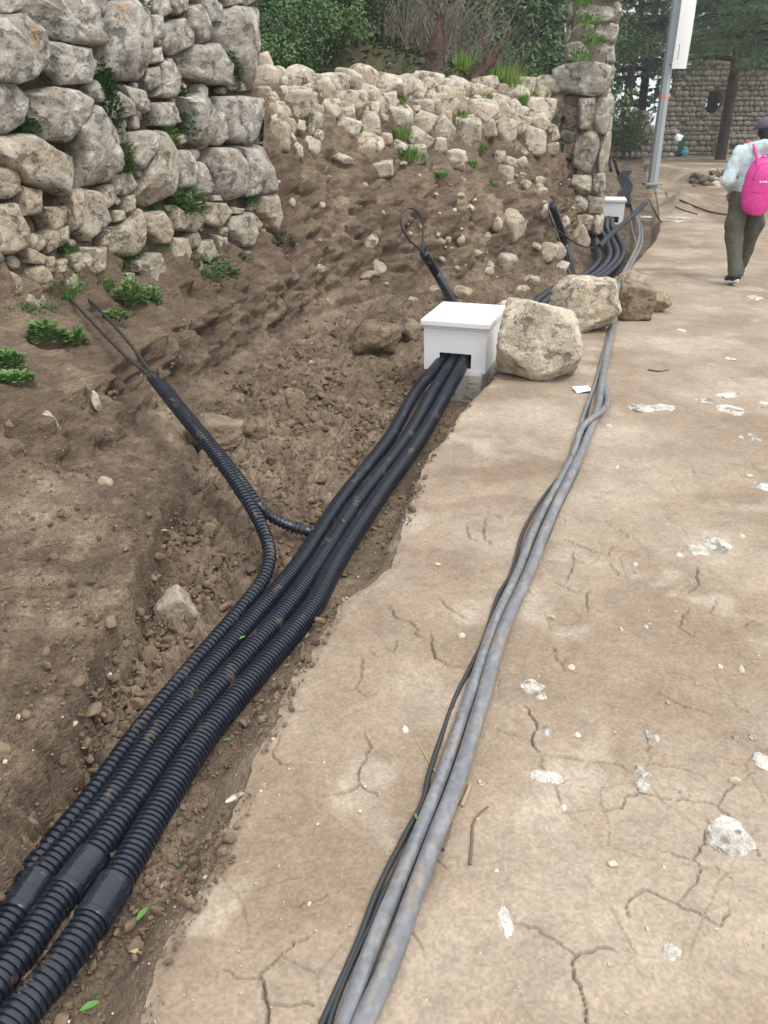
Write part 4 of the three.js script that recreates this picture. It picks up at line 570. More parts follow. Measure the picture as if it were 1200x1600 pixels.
// stones spilled at the cut in the far path
{ const t = group('cut_bank_stones', 'dark stones spilling from the cut edge of the far path', 'stones'); for (let i = 0; i < 46; i++) { const p = hit(rr(1082, 1200), rr(268, 293)), w = rr(0.12, 0.34); const m = part('stone', rock(w, w * 0.7, w, { det: 4, base: rnd() < 0.75 ? [0.2, 0.16, 0.12] : PALE }), M.stone, t); m.position.copy(p); } }
// bin
{ const f = at(1058,243,0.54), t = group('wheeled_bin', 'overfilled green litter bin by the distant ruin', 'bin'); t.position.set(f.x, 0.48, f.z);
  const s = mpp(f), W = 15 * s, H = 25 * s; const g = new RoundedBoxGeometry(W, H, W, 3, 0.05); const p = g.attributes.position; for (let i = 0; i < p.count; i++) { const q = 0.88 + 0.12 * (p.getY(i) / H + 0.5); p.setX(i, p.getX(i) * q); p.setZ(i, p.getZ(i) * q); } g.translate(0, H / 2 + 0.04, 0); g.computeVertexNormals(); part('body', g, std({ color: lin(0.008, 0.11, 0.075), roughness: 0.5 }), t);
  const r = new RoundedBoxGeometry(W * 1.08, 0.07, W * 1.08, 2, 0.02); r.translate(0, H + 0.03, 0); part('rim', r, std({ color: lin(0.006, 0.09, 0.06), roughness: 0.5 }), t);
  const l = new RoundedBoxGeometry(W * 1.05, H * 0.5, 0.05, 2, 0.02); l.rotateX(-0.5); l.translate(0, H * 1.2, -W * 0.62); part('lid', l, std({ color: lin(0.006, 0.09, 0.06), roughness: 0.5 }), t);
  for (const e of [-1, 1]) { const w = new THREE.CylinderGeometry(0.1, 0.1, 0.05, 14); w.rotateZ(Math.PI / 2); w.translate(e * W * 0.4, 0.1, -W * 0.42); part('wheel', w, darkIn, t); }
  const bag = (n, label, c, px, py, w, h, H0) => { const q = at(px, py, H0), S = mpp(q), g = rock(w * S, h * S, w * S * 0.9, { det: 8, base: c, planes: 14, rough: 0.16, sharp: 10 }); const m = solo(n, g, std({ color: lin(...c), roughness: 0.55 }), label, 'bag'); m.position.copy(q); m.position.y += h * S * 0.4; };
  bag('rubbish_bag', 'white rubbish bag piled in the green bin', [0.72, 0.74, 0.78], 1060, 220, 13, 11, 1.45); bag('rubbish_bag', 'light blue plastic bag on the ground beside the bin', [0.16, 0.42, 0.6], 1069, 243, 12, 13, 0.55); bag('rubbish_bag', 'white plastic bag on the ground left of the bin', [0.8, 0.8, 0.8], 1046, 243, 12, 5, 0.55);
}
// ---------- crumbs of soil, pebbles, stones in the path ----------
const dummy = new THREE.Object3D();
function scatter(name, geo, mat, label, list) { const m = new THREE.InstancedMesh(geo, mat, list.length); list.forEach((q, i) => { dummy.position.copy(q.p); dummy.rotation.set(rr(0, 6), rr(0, 6), rr(0, 6)); dummy.scale.set(q.s * rr(.7, 1.2), q.s * rr(.35, .8), q.s * rr(.7, 1.2)); dummy.updateMatrix(); m.setMatrixAt(i, dummy.matrix); m.setColorAt(i, q.c); }); m.name = name; m.castShadow = m.receiveShadow = true; m.userData = { kind: 'stuff', label }; scene.add(m); return m; }
const clodGeo = [0, 1, 2].map(() => { const g = rock(1, 0.9, 1, { det: 3, planes: 9, sharp: 14, rough: 0.14, base: [1, 1, 1] }); g.deleteAttribute('color'); return g; });
const clods = [[], [], []];
for (let i = 0; i < 95000; i++) { const z = at(600, rr(455, 1660), -0.1).z; const K = knots(z); const q5 = K[6][0]; const x = rr(q5, K[0][0] + 0.05);
  const loose = x < K[2][0] + 0.18 && x > K[3][0] - 0.02, strip = x > K[1][0] - 0.12, bank = x < K[5][0]; let dens = loose ? 1 : strip ? 0.55 : bank ? 0.4 : x < K[4][0] ? 0.22 : 0.28; dens *= clamp(0.5 + 2.4 * fbm(x * 3, z * 3, 5, 3)); if (rnd() > dens) continue;
  const s = Math.min(0.07, 0.0072 / Math.pow(rnd() + 0.012, 0.55)) * (loose ? 1 : 0.62) * (z < -5 ? 1.2 : 1); const t = rr(0.72, 1.35); clods[i % 3].push({ p: V(x, groundY(x, z) + s * 0.12 + (loose ? 0.02 : 0.006) + (bank ? 0.03 : 0), z), s, c: lin(t, t * 0.98, t * 0.96) }); }
clods.forEach((l, i) => scatter('soil_clods', clodGeo[i], std({ color: lin(0.215, 0.161, 0.115), map: soilMap, roughness: 1 }), 'loose brown soil crumbs over the trench floor', l));
{ const peb = [], bpeb = []; for (let i = 0; i < 620; i++) { const p = hit(rr(-60, 1260), rr(380, 1640)); const K = knots(p.z); if (p.z < -16) continue; const onPath = p.x > K[0][0]; const s = Math.min(0.03, 0.0032 / Math.pow(rnd() + 0.03, 0.6)) * (1 + 0.12 * -p.z); const t = rr(0.6, 1.1); (onPath ? peb : bpeb).push({ p: p.setY((onPath ? pathY(p.x, p.z) : groundY(p.x, p.z) + 0.012) + s * 0.1), s, c: lin(t, t * 0.95, t * 0.85) }); }
  scatter('pebbles', clodGeo[0], std({ color: lin(0.6, 0.54, 0.45), roughness: 0.9 }), 'small pale pebbles scattered over path and trench', peb.concat(bpeb)); }
// pale stones bedded flush in the path
const PS = [[833,1072,38,22],[845,1088,18,11],[855,1142,12,16],[1003,1205,24,26],[1003,1228,24,20],[855,1215,48,22],[1140,1305,66,60],[787,1440,26,54],[1047,1487,30,30],[1192,1190,26,30],[1020,637,70,12],[1100,627,28,11],[1142,640,44,16],[1142,618,40,8],[1180,684,18,12],[1195,760,26,14],[1090,860,30,22],[1062,868,12,12],[992,882,9,7],[1158,684,9,5],[1120,850,40,26],[902,1148,14,10],[1020,1150,22,18],[880,1262,10,10],[1060,1236,12,8],[1178,1150,16,18],[1126,1042,10,8],[634,1140,14,14],[1010,980,10,6],[950,665,10,6],[1060,340,36,6],[1010,338,44,7],[1060,345,26,5],[1150,1155,12,10],[1195,630,20,8],[1110,570,10,5],[1065,516,14,5],[1180,465,24,7],[1140,560,16,6]];
for (const [px, py, w, h] of PS) { const p = hit(px, py), s = mpp(p), q = hit(px, py + h / 2), r = hit(px, py - h / 2), d = Math.abs(q.z - r.z); const m = part('stone', rock(w * s * 1.15, 0.026, Math.max(0.01, d * 1.1), { det: 8, planes: 14, rough: 0.22, base: [0.74, 0.7, 0.63], tan: 0.3, f: 20 }), M.stone, footpath); m.position.set(p.x, p.y - 0.0045, p.z); }
// white flakes on the trench edge, paper, twigs, leaves
{ const g = rock(0.055, 0.012, 0.02, { det: 5, base: WHITE }); const m = solo('stone_chip', g, M.stone, 'white chip of stone on the path edge', 'stone chip'); const p = hit(367, 1250); m.position.set(p.x, p.y + 0.01, p.z); m.rotation.y = 0.7; }
{ const p = hit(910, 611), s = mpp(p); const sg = new THREE.BoxGeometry(26 * s, 0.002, 0.10, 6, 1, 6), q = sg.attributes.position; for (let i = 0; i < q.count; i++) q.setY(i, q.getY(i) + 0.012 * Math.sin(q.getX(i) * 22 + 1) * (q.getZ(i) + 0.05) * 8 + 0.012); sg.computeVertexNormals(); const m = solo('paper_scrap', sg, std({ color: lin(0.85, 0.85, 0.84), roughness: 0.8 }), 'small white scrap of paper left of the grey pipes', 'paper'); m.position.copy(p); m.rotation.set(0.15, 0.15, 0); }
const twig = std({ color: lin(0.16, 0.11, 0.075), roughness: 0.9 }), straw = std({ color: lin(0.36, 0.28, 0.17), roughness: 0.9 });
for (const [l, r, mt, lab] of [[[[734,1352],[737,1320],[740,1285],[752,1270],[762,1262]], 0.0035, twig, 'bent brown twig lying on the path right of the grey pipes'], [[[650,1155],[665,1182],[682,1210]], 0.003, straw, 'pale straw lying left of the grey pipes'], [[[1012,578],[1030,581],[1045,579]], 0.006, twig, 'short dark twig on the path beyond the white paper'], [[[720,1262],[730,1240],[734,1228]], 0.006, straw, 'short pale stick beside the thicker grey pipe'], [[[690,1330],[697,1310],[703,1288]], 0.007, twig, 'stubby brown root against the thicker grey pipe']]) solo('twig', sweep(l.map(q => { const p = hit(q[0], q[1]); p.y += r * 0.8; return p; }), r, { seg: 6, step: 0.02 }), mt, lab, 'twig');
function leafGeo(L, W, fold = 0.25, curl = 0.2) { const n = 6, pos = [], idx = []; for (let i = 0; i <= n; i++) { const t = i / n, w = W * Math.pow(Math.sin(Math.PI * Math.min(0.985, t * 0.93 + 0.06)), 0.8) * 0.5, y = curl * L * Math.sin(t * 2.4) * 0.5; pos.push(-w, y + w * fold, t * L, 0, y, t * L, w, y + w * fold, t * L); } for (let i = 0; i < n; i++) for (const s of [0, 1]) { const a = i * 3 + s; idx.push(a, a + 3, a + 1, a + 1, a + 3, a + 4); } const g = new THREE.BufferGeometry(); g.setAttribute('position', new THREE.Float32BufferAttribute(pos, 3)); g.setIndex(idx); g.computeVertexNormals(); return g; }
const leafM = std({ color: lin(0.09, 0.24, 0.04), roughness: 0.6 }), leafP = std({ color: lin(0.32, 0.48, 0.22), roughness: 0.6 }), leafD = std({ color: lin(0.05, 0.13, 0.04), roughness: 0.6 }), leafY = std({ color: lin(0.45, 0.38, 0.16), roughness: 0.7 });
for (const [px, py, L, mt, ry, lift, lab] of [[277,1048,.055,leafP,1.5,.015,'pale green fallen leaf on the soil beside the bundle'],[858,963,.045,leafP,.6,.006,'pale green fallen leaf on the path'],[536,842,.035,leafM,.4,.10,'green fallen leaf lying on the conduits'],[337,752,.04,leafP,.5,.02,'pale leaf on soil beside the raised slim duct'],[239,1330,.05,leafM,.3,.015,'bright green leaf wedged beside the thick conduit'],[232,1425,.06,leafM,-.4,.015,'bright green leaf on the soil strip below the coupling'],[203,1490,.05,leafY,1.2,.015,'yellowish dry leaf on the soil strip'],[157,1572,.06,leafM,-1,.015,'green leaf on the soil strip at the trench end'],[386,1030,.04,leafM,-.6,.10,'green leaf on the middle conduit'],[271,1353,.04,leafD,.9,.015,'dark green leaf on the soil strip by the lip'],[428,668,.035,leafY,.9,.02,'small yellow leaf on the dug soil'],[628,704,.02,leafY,.3,.09,'tiny yellow leaf on the conduits below the box'],[648,1280,.03,leafM,.2,.02,'green leaf tucked against the slim grey pipe'],[350,1163,.035,leafM,1.8,.015,'green leaf under the edge of the thick conduit']]) {
  const p = hit(px, py), m = solo('fallen_leaf', leafGeo(L * 0.7, L * 0.27), mt, lab, 'leaf'); m.position.set(p.x, p.y + lift, p.z); m.rotation.y = ry; }
// ---------- weeds, moss and grass ----------
const weedMats = [std({ color: lin(0.11, 0.24, 0.055), roughness: 0.65 }), std({ color: lin(0.05, 0.14, 0.03), roughness: 0.65 }), std({ color: lin(0.13, 0.25, 0.09), roughness: 0.65 })];
function leafCloud(n, R, L, { flat = 0.6, up = 0.3, W = 0.5 } = {}) { const out = []; for (let i = 0; i < n; i++) { const g = leafGeo(L * rr(.6, 1.3), L * W * rr(.7, 1.2)); const a = rr(0, 6.28), r = Math.sqrt(rnd()); g.rotateX(-rr(0, 1.1) * up * 2); g.rotateY(a); g.translate(Math.sin(a) * r * R[0] * 0.8, rr(0, 1) * R[1] * (1 - r * 0.5), Math.cos(a) * r * R[2] * 0.8); out.push(g); } return mergeGeometries(out); }
function stems(n, R) { const out = []; for (let i = 0; i < n; i++) { const a = rr(0, 6.28), r = rnd(); const g = new THREE.CylinderGeometry(0.0015, 0.0025, R[1], 4); g.translate(0, R[1] / 2, 0); g.rotateX(r * 0.5); g.rotateY(a); out.push(g); } return mergeGeometries(out); }
const wallPt = (px, py, out) => { const [a, y] = onWall(px, py); return V(a, y, out).applyMatrix4(wallFrame); };
const WP = [[285,318,50,44,0,'leafy weed growing in a joint halfway up the stone wall'],[300,425,70,50,2,'bushy weed at the foot of the stone wall'],[335,425,50,44,2,'second bushy weed at the foot of the stone wall'],[205,462,34,44,0,'broad-leaved weed below the wall near the cable loop'],[182,495,24,20,0,'small weed on the bank under the wall'],[75,520,40,34,0,'weed sprouting from soil at the wall foot'],[120,528,20,26,0,'tiny weed on the bank beside the cable loop'],[15,562,34,28,0,'weed on the bank beside the wall foot'],[25,590,34,18,0,'low weed on the bank under the wall foot'],[385,305,14,46,2,'slender trailing weed hanging on the wall corner'],[432,375,34,26,1,'weed at the foot of the wall corner'],[360,408,40,24,1,'low weed under the corner stones'],[155,135,30,60,1,'dark fern in the wide joint between large blocks'],[180,245,34,70,0,'bright weed trailing down a joint between grey blocks'],[255,215,26,44,0,'weed tuft in a joint of the upper wall'],[288,200,26,40,0,'weed tuft next to the tilted grey block'],[355,115,24,56,1,'weed in the tall joint beside the corner block'],[30,200,34,26,1,'weed in the gap above the long pale block'],[240,465,20,34,2,'pale weed on the bank edge under the wall'],[275,145,16,18,1,'small weed under the lichen-spotted block'],[195,8,44,22,0,'grass tuft on the upper courses of the wall'],[165,175,34,40,1,'yellow-green weed between pale blocks']];
for (const [px, py, w, h, k, lab] of WP) { const p = py > 435 ? hit(px, py + h * 0.4) : wallPt(px, py + h * 0.4, 0.05); const s = mpp(p), R = [w * s * 0.85, h * s * 1.1, w * s * 0.45]; const t = group('wall_weed', lab, 'weed', 'weeds on the stone wall'); t.position.copy(p); part('leaves', leafCloud(Math.round(clamp(w * h / 6, 45, 380)), R, 0.042, { W: 0.62 }), weedMats[k], t); part('stems', stems(7, R), weedMats[1], t); }
// moss cushions: one soft mass each
const mossM = std({ color: lin(0.05, 0.105, 0.02), roughness: 1, map: soilMap, bumpMap: soilBump, bumpScale: 0.02 });
const blade = (() => { const g = new THREE.BufferGeometry(); g.setAttribute('position', new THREE.Float32BufferAttribute([-.5, 0, 0, .5, 0, 0, 0, 1, .25], 3)); g.setIndex([0, 1, 2]); g.computeVertexNormals(); return g; })();
function tuft(n, R, L, wd) { const out = []; for (let i = 0; i < n; i++) { const g = blade.clone(); g.scale(wd, L * rr(.5, 1.3), L * 0.8); const a = rr(0, 6.28), r = Math.sqrt(rnd()); g.rotateX(rr(-.2, .5)); g.rotateY(a); g.translate(Math.sin(a) * r * R[0], -R[1] * r * r * 0.4 + rr(-.5, .5) * R[1], Math.cos(a) * r * R[2]); out.push(g); } return mergeGeometries(out); }
const MO = [[115,455,70,50],[65,490,60,30],[210,385,34,60],[230,400,40,30],[180,430,60,30],[200,440,50,34],[255,385,30,40],[245,330,26,22],[150,165,34,30],[160,180,24,34],[105,390,34,20],[310,345,34,24],[270,300,20,30],[340,395,44,26],[190,290,24,24],[108,208,20,26],[340,130,20,60],[30,485,60,20],[165,445,40,20],[420,380,34,18],[225,245,20,30],[330,265,20,16]];
MO.forEach(([px, py, w, h]) => { const p = py > 440 ? hit(px, py) : wallPt(px, py, 0.0), s = mpp(p), W = w * s, H = h * s; const t = group('moss_cushion', 'cushion of green moss in the lower joints of the stone wall', 'moss', 'moss on the stone wall'); t.position.copy(p); t.rotation.y = Math.atan2(WN.x, WN.z); const g = rock(W * 0.8, H * 0.7, 0.08, { det: 8, planes: 14, rough: 0.5, base: [1, 1, 1] }); g.deleteAttribute('color'); const gm = part('cushion', g, mossM, t); gm.position.y = py > 440 ? -H * 0.25 : 0; const f = mergeGeometries([tuft(260, [W * 0.55, H * 0.7, 0.07], 0.03, 0.007), leafCloud(70, [W * 0.6, H * 0.7, 0.09], 0.024)]); part('fronds', f, weedMats[MO.indexOf(MO.find(q => q[0] === px)) % 2], t); });
// grass and weeds among the rubble
const grassM = std({ color: lin(0.12, 0.26, 0.03), roughness: 0.7 }), grassB = std({ color: lin(0.14, 0.27, 0.04), roughness: 0.7 });
for (const [px, py, w, h] of [[625,212,40,26],[640,245,60,34],[625,160,20,12],[720,180,22,16],[760,155,24,16],[735,260,20,20],[818,160,16,26],[875,225,18,26],[690,275,18,14],[770,290,16,12],[750,232,26,14],[870,180,14,20],[560,205,14,12],[890,240,14,20],[925,330,10,12]]) { const p = hit(px, py), s = mpp(p), t = group('grass_tuft', 'grass tuft growing among the tumbled rubble stones', 'grass tuft', 'grass tufts in the rubble'); t.position.copy(p); t.position.z += 0.06; part('blades', tuft(170, [w * s * 0.5, h * s * 0.3, 0.1], h * s * 0.55, 0.012), grassM, t); part('leaves', leafCloud(24, [w * s * 0.5, h * s * 0.5, 0.1], 0.05), weedMats[0], t); }
for (const [x, y, z, w] of [[3.0,3.0,-13.75,.25],[2.95,3.45,-13.75,.2],[2.9,2.55,-13.7,.25],[3.1,2.75,-13.75,.2],[3.5,3.6,-14.3,.2],[3.45,2.7,-14.6,.15],[3.05,3.8,-13.75,.2],[2.9,3.25,-13.75,.2]]) { const t = group('pillar_weed', 'bright green weed tuft rooted in the stone pillar', 'weed', 'weeds on the pillar'); t.position.set(x, y, z); part('leaves', leafCloud(60, [w, w * 0.8, 0.12], 0.06), weedMats[0], t); part('blades', tuft(90, [w * .8, .05, .1], 0.16, 0.012), grassM, t); }
// strip of tall grass behind the rubble
{ const list = []; const m = new THREE.InstancedMesh(blade, grassB, 9000); let n = 0; while (n < 9000) { const px = rr(712, 905), z = -rr(13.6, 17.5); const [u, , zz] = ray(px, 120); const x = u * z / zz; if (x > knots(z)[8][0] - 0.15) continue; const y = groundY(x, z); dummy.position.set(x, y - 0.03, z); dummy.rotation.set(rr(-.55, .6), rr(0, 6.28), rr(-.2, .2)); const L = rr(.2, .62) * (0.7 + 0.8 * Math.abs(fbm(x * 1.5, z * 1.5)) * 2); dummy.scale.set(0.022, L, L * 0.8); dummy.updateMatrix(); m.setMatrixAt(n, dummy.matrix); const t = rr(.7, 1.4), dry = rnd() < 0.18; m.setColorAt(n, dry ? lin(t * 2.2, t * 1.25, t * 1.8) : lin(t, t, t)); n++; } m.name = 'tall_grass'; m.castShadow = m.receiveShadow = true; m.userData = { kind: 'stuff', label: 'strip of bright green grass behind the rubble wall' }; scene.add(m); }

{ const m = new THREE.InstancedMesh(leafGeo(1, 0.5), std({ color: lin(0.07, 0.13, 0.04), roughness: 0.7 }), 16000); let n = 0; while (n < 16000) { const z = -rr(9.2, 22), k = knots(z), x = k[8][0] - Math.pow(rnd(), 1.4) * 9 - 0.6; dummy.position.set(x, groundY(x, z) + rr(0, .10), z); dummy.rotation.set(rr(-1.2, .2), rr(0, 6.28), rr(-.5, .5)); const L = rr(.04, .10); dummy.scale.set(L, L, L); dummy.updateMatrix(); m.setMatrixAt(n, dummy.matrix); const t = rr(.5, 1.4); m.setColorAt(n, lin(t, t, t * .9)); n++; } m.name = 'ground_cover'; m.userData = { kind: 'stuff', label: 'low leafy ground cover behind the rubble wall' }; scene.add(m); }
// ---------- trees and shrubs ----------
const barkM = std({ color: lin(0.085, 0.065, 0.05), roughness: 1, map: stoneMap, bumpMap: stoneBump, bumpScale: 0.03 }), greyTwig = std({ color: lin(0.3, 0.265, 0.22), roughness: 1 });
const leafMats = [[0.075, 0.14, 0.05], [0.047, 0.097, 0.043], [0.105, 0.185, 0.06], [0.065, 0.125, 0.07]].map(c => std({ color: lin(...c), roughness: 0.75 }));
const pineMats = [[0.11, 0.19, 0.085], [0.085, 0.155, 0.08]].map(c => std({ color: lin(...c), roughness: 0.75 }));
const quadLeaf = (p, L, W, out, nrm) => { const d = V(rr(-1, 1), rr(-.7, .7), rr(-1, 1)).normalize(), e = V(rr(-1, 1), rr(-1, 1), rr(-1, 1)).cross(d).normalize(); const a = p, b = p.clone().addScaledVector(d, L * 0.5).addScaledVector(e, W), c = p.clone().addScaledVector(d, L), f = p.clone().addScaledVector(d, L * 0.5).addScaledVector(e, -W); for (const q of [a, b, c, a, c, f]) out.push(q.x, q.y, q.z); };
function geoFrom(arr) { const g = new THREE.BufferGeometry(); g.setAttribute('position', new THREE.Float32BufferAttribute(arr, 3)); g.computeVertexNormals(); return g; }
function trunkGeo(h, r, limbs, spread, lift) { const out = []; const bend = rr(-.4, .4); out.push(sweepTaper([V(0, -0.3, 0), V(bend * .2, h * .35, rr(-.1, .1)), V(bend * .5, h * .7, rr(-.2, .2)), V(bend, h, 0)], r, r * 0.3)); const tips = [];
  for (let i = 0; i < limbs; i++) { const t = rr(0.3, 0.97), a = rr(0, 6.28), L = spread * (1.15 - t * 0.5) * rr(.6, 1.1); const s = V(bend * t * t, h * t, 0), e = s.clone().add(V(Math.cos(a) * L, L * lift * rr(.5, 1.2), Math.sin(a) * L)), m = s.clone().lerp(e, 0.5); m.y += rr(-.1, .25) * L * .4; out.push(sweepTaper([s, m, e], r * 0.35 * (1.1 - t * .6), r * 0.05)); tips.push([s, m, e]); } return [mergeGeometries(out), tips]; }
function sweepTaper(pts, r0, r1) { const cv = new THREE.CatmullRomCurve3(pts), n = 8, seg = 7, pos = [], idx = []; for (let i = 0; i <= n; i++) { const p = cv.getPoint(i / n), T = cv.getTangent(i / n), A = V(0.3, 0.1, 1).cross(T).normalize(), B = T.clone().cross(A), r = lerp(r0, r1, i / n); for (let s = 0; s < seg; s++) { const a = s / seg * 6.2832; pos.push(p.x + (A.x * Math.cos(a) + B.x * Math.sin(a)) * r, p.y + (A.y * Math.cos(a) + B.y * Math.sin(a)) * r, p.z + (A.z * Math.cos(a) + B.z * Math.sin(a)) * r); } } for (let i = 0; i < n; i++) for (let s = 0; s < seg; s++) { const a = i * seg + s, b = i * seg + (s + 1) % seg; idx.push(a, b, a + seg, b, b + seg, a + seg); } const g = new THREE.BufferGeometry(); g.setAttribute('position', new THREE.Float32BufferAttribute(pos, 3)); g.setAttribute('uv', new THREE.Float32BufferAttribute(pos.flatMap((v, i) => i % 3 === 2 ? [] : [v]), 2)); g.setIndex(idx); g.computeVertexNormals(); return g; }
// broad-leaved evergreen: clumps of small leaves round the ends of the limbs, hanging low
function leafTree(h, r, limbs, spread, n, L) { const [tg, tips] = trunkGeo(h, r, limbs, spread, 0.35); const arr = []; for (let i = 0; i < n; i++) { const [s, m, e] = pick(tips), t = Math.pow(rnd(), 0.45), c = t < .5 ? s.clone().lerp(m, t * 2) : m.clone().lerp(e, t * 2 - 1); const R = spread * 0.26; let q = V(rr(-1, 1), rr(-1, 1), rr(-1, 1)); if (q.length() > 1) q.multiplyScalar(0.6); c.addScaledVector(q, R); quadLeaf(c, L * rr(.6, 1.4), L * 0.24, arr); } return [tg, geoFrom(arr)]; }
// pine: sprays of long needles along drooping boughs
function pineTree(h, r, limbs, spread, n, low) { const [tg, tips] = trunkGeo(h, r, limbs, spread, -0.06); const arr = []; for (let i = 0; i < n; i++) { const [s, m, e] = pick(tips), t = 0.25 + 0.75 * Math.sqrt(rnd()), c = t < .5 ? s.clone().lerp(m, t * 2) : m.clone().lerp(e, t * 2 - 1); c.x += rr(-1, 1) * spread * 0.16; c.z += rr(-1, 1) * spread * 0.16; c.y += rr(-.6, .4) * spread * 0.12; const dir = e.clone().sub(s).normalize().add(V(rr(-.4, .4), rr(-.1, .5), rr(-.4, .4))).normalize(); for (let k = 0; k < 9; k++) { const d = dir.clone().add(V(rr(-1, 1), rr(-1, 1), rr(-1, 1)).multiplyScalar(0.75)).normalize().multiplyScalar(rr(.14, .24)), w = V(rr(-1, 1), rr(-1, 1), rr(-1, 1)).cross(d).normalize().multiplyScalar(0.010); arr.push(c.x - w.x, c.y - w.y, c.z - w.z, c.x + w.x, c.y + w.y, c.z + w.z, c.x + d.x, c.y + d.y, c.z + d.z); } } return [tg, geoFrom(arr)]; }
const treeKinds = [leafTree(8, 0.22, 46, 2.6, 15000, 0.095), leafTree(7, 0.18, 40, 2.3, 13000, 0.085), leafTree(9, 0.26, 50, 3.0, 16000, 0.10)], pineKinds = [pineTree(11, 0.24, 60, 3.4, 4200), pineTree(10, 0.2, 54, 3.0, 3800)], bushKinds = [leafTree(1.6, 0.05, 26, 0.9, 3200, 0.085), leafTree(1.2, 0.04, 22, 0.8, 2600, 0.075)];
function tree(name, kind, x, z, s, mat, label, cat, grp, y) { const t = group(name, label, cat, grp); t.position.set(x, (y ?? groundY(x, z)) - 0.1, z); t.rotation.y = rr(0, 6.28); t.scale.set(s, s * rr(.92, 1.1), s); part('trunk', kind[0], barkM, t); part('crown', kind[1], mat, t); return t; }
const col = (px, z) => { const [u, , zz] = ray(px, 120); return u * z / zz; };
// wood on the slope behind the rubble wall
[[395,-15.5,1.1,0],[470,-19,1.25,1],[540,-17.5,1.1,1],[600,-22,1.3,1],[660,-26,1.3,2],[720,-24,1.15,0],[800,-30,1.3,2],[430,-25,1.4,1],[520,-28,1.5,3],[760,-34,1.3,3],[860,-36,1.2,2],[350,-21,1.3,0],[620,-33,1.5,1],[300,-28,1.5,1],[200,-24,1.4,0],[700,-38,1.5,3],[920,-40,1.3,0]].forEach(([px, z, s, k], i) => tree('evergreen_tree', treeKinds[i % 3], col(px, z), z, s, leafMats[k], 'dark evergreen tree in the wood behind the rubble wall', 'tree', 'evergreen trees behind the rubble wall'));
// pines round the ruin
[[1146,-36.5,1.0,0],[1215,-33,1.05,2],[1060,-46,1.3,2],[985,-44,1.2,1],[1120,-47,1.3,3],[1190,-48,1.3,2],[1290,-40,1.2,0],[1010,-52,1.4,1],[1380,-44,1.3,3],[1480,-47,1.4,0],[1560,-50,1.4,1],[1430,-52,1.5,2],[940,-50,1.3,3]].forEach(([px, z, s, k], i) => tree('pine_tree', pineKinds[i % 2], col(px, z), z, s, pineMats[k % 2], i === 0 ? 'pine with a bare trunk standing before the ruined wall' : i === 1 ? 'pine with low soft boughs hanging over the ruined wall' : 'pine in the grove behind the ruined wall', 'tree', i < 2 ? undefined : 'pines behind the ruin', 0.5));
[[455,-11.6,.6],[425,-11.2,.65],[490,-12,.6],[520,-12.4,.7],[560,-12.8,.6],[440,-12.6,.9],[600,-13.4,.7],[475,-13.4,1.0],[540,-14,1.0],[860,-17.5,.7],[800,-18.5,.8],[500,-14.5,.9],[575,-17,1.2],[640,-19,1.3],[720,-20,1.4],[780,-22,1.3],[840,-23,1.4],[890,-24,1.4],[760,-25,1.6],[680,-21.5,1.3],[600,-20,1.5],[440,-16,1.6],[480,-17,1.7],[530,-18.5,1.8],[560,-20.5,2],[640,-24,2.2],[700,-25,2.2],[750,-23,2],[800,-26,2.3],[850,-27,2.3],[880,-21,1.5],[820,-20.5,1.5],[410,-15,1.5],[500,-21,2.2],[590,-25,2.4],[905,-30,2.4],[990,-38.5,1.1],[1000,-39.2,1.2]].forEach(([px, z, s], i) => tree('shrub', bushKinds[i % 2], col(px, z), z, s, leafMats[i % 2 ? 2 : 0], px > 950 ? 'green shrub beside the pale ruin fragment' : 'green shrub behind the crest of the rubble wall', 'shrub', px > 950 ? 'shrubs by the ruin' : 'shrubs behind the rubble'));
// bare grey brush and torn stumps behind the rubble
function brush(n, h, sp) { const out = []; for (let i = 0; i < n; i++) { const a = rr(0, 6.28), L = h * rr(.5, 1.15), s = sp * rr(.2, 1), b = V(Math.cos(a) * rnd() * sp * .5, 0, Math.sin(a) * rnd() * sp * .5), e = b.clone().add(V(Math.cos(a) * s, L, Math.sin(a) * s)), m = b.clone().lerp(e, .5).add(V(rr(-.15, .15), rr(0, .15), rr(-.15, .15))); out.push(thin([b, m, e], 0.010)); for (let k = 0; k < 3; k++) { const t = rr(.4, .95), o = t < .5 ? b.clone().lerp(m, t * 2) : m.clone().lerp(e, t * 2 - 1); out.push(thin([o, o.clone().add(V(rr(-.2, .2), rr(.02, .2), rr(-.2, .2))), o.clone().add(V(rr(-.35, .35), rr(.05, .4), rr(-.35, .35)))], 0.005)); } } return mergeGeometries(out); }
function thin(pts, r) { const cv = new THREE.CatmullRomCurve3(pts), pos = [], idx = [], n = 4; for (let i = 0; i <= n; i++) { const p = cv.getPoint(i / n), q = r * (1 - i / n * .8); pos.push(p.x - q, p.y, p.z, p.x + q * .5, p.y, p.z + q * .87, p.x + q * .5, p.y, p.z - q * .87); } for (let i = 0; i < n; i++) for (let s = 0; s < 3; s++) { const a = i * 3 + s, b = i * 3 + (s + 1) % 3; idx.push(a, b, a + 3, b, b + 3, a + 3); } const g = new THREE.BufferGeometry(); g.setAttribute('position', new THREE.Float32BufferAttribute(pos, 3)); g.setIndex(idx); g.computeVertexNormals(); return g; }
const brushes = [brush(44, 1.1, 1.0), brush(40, 0.9, 0.9)];
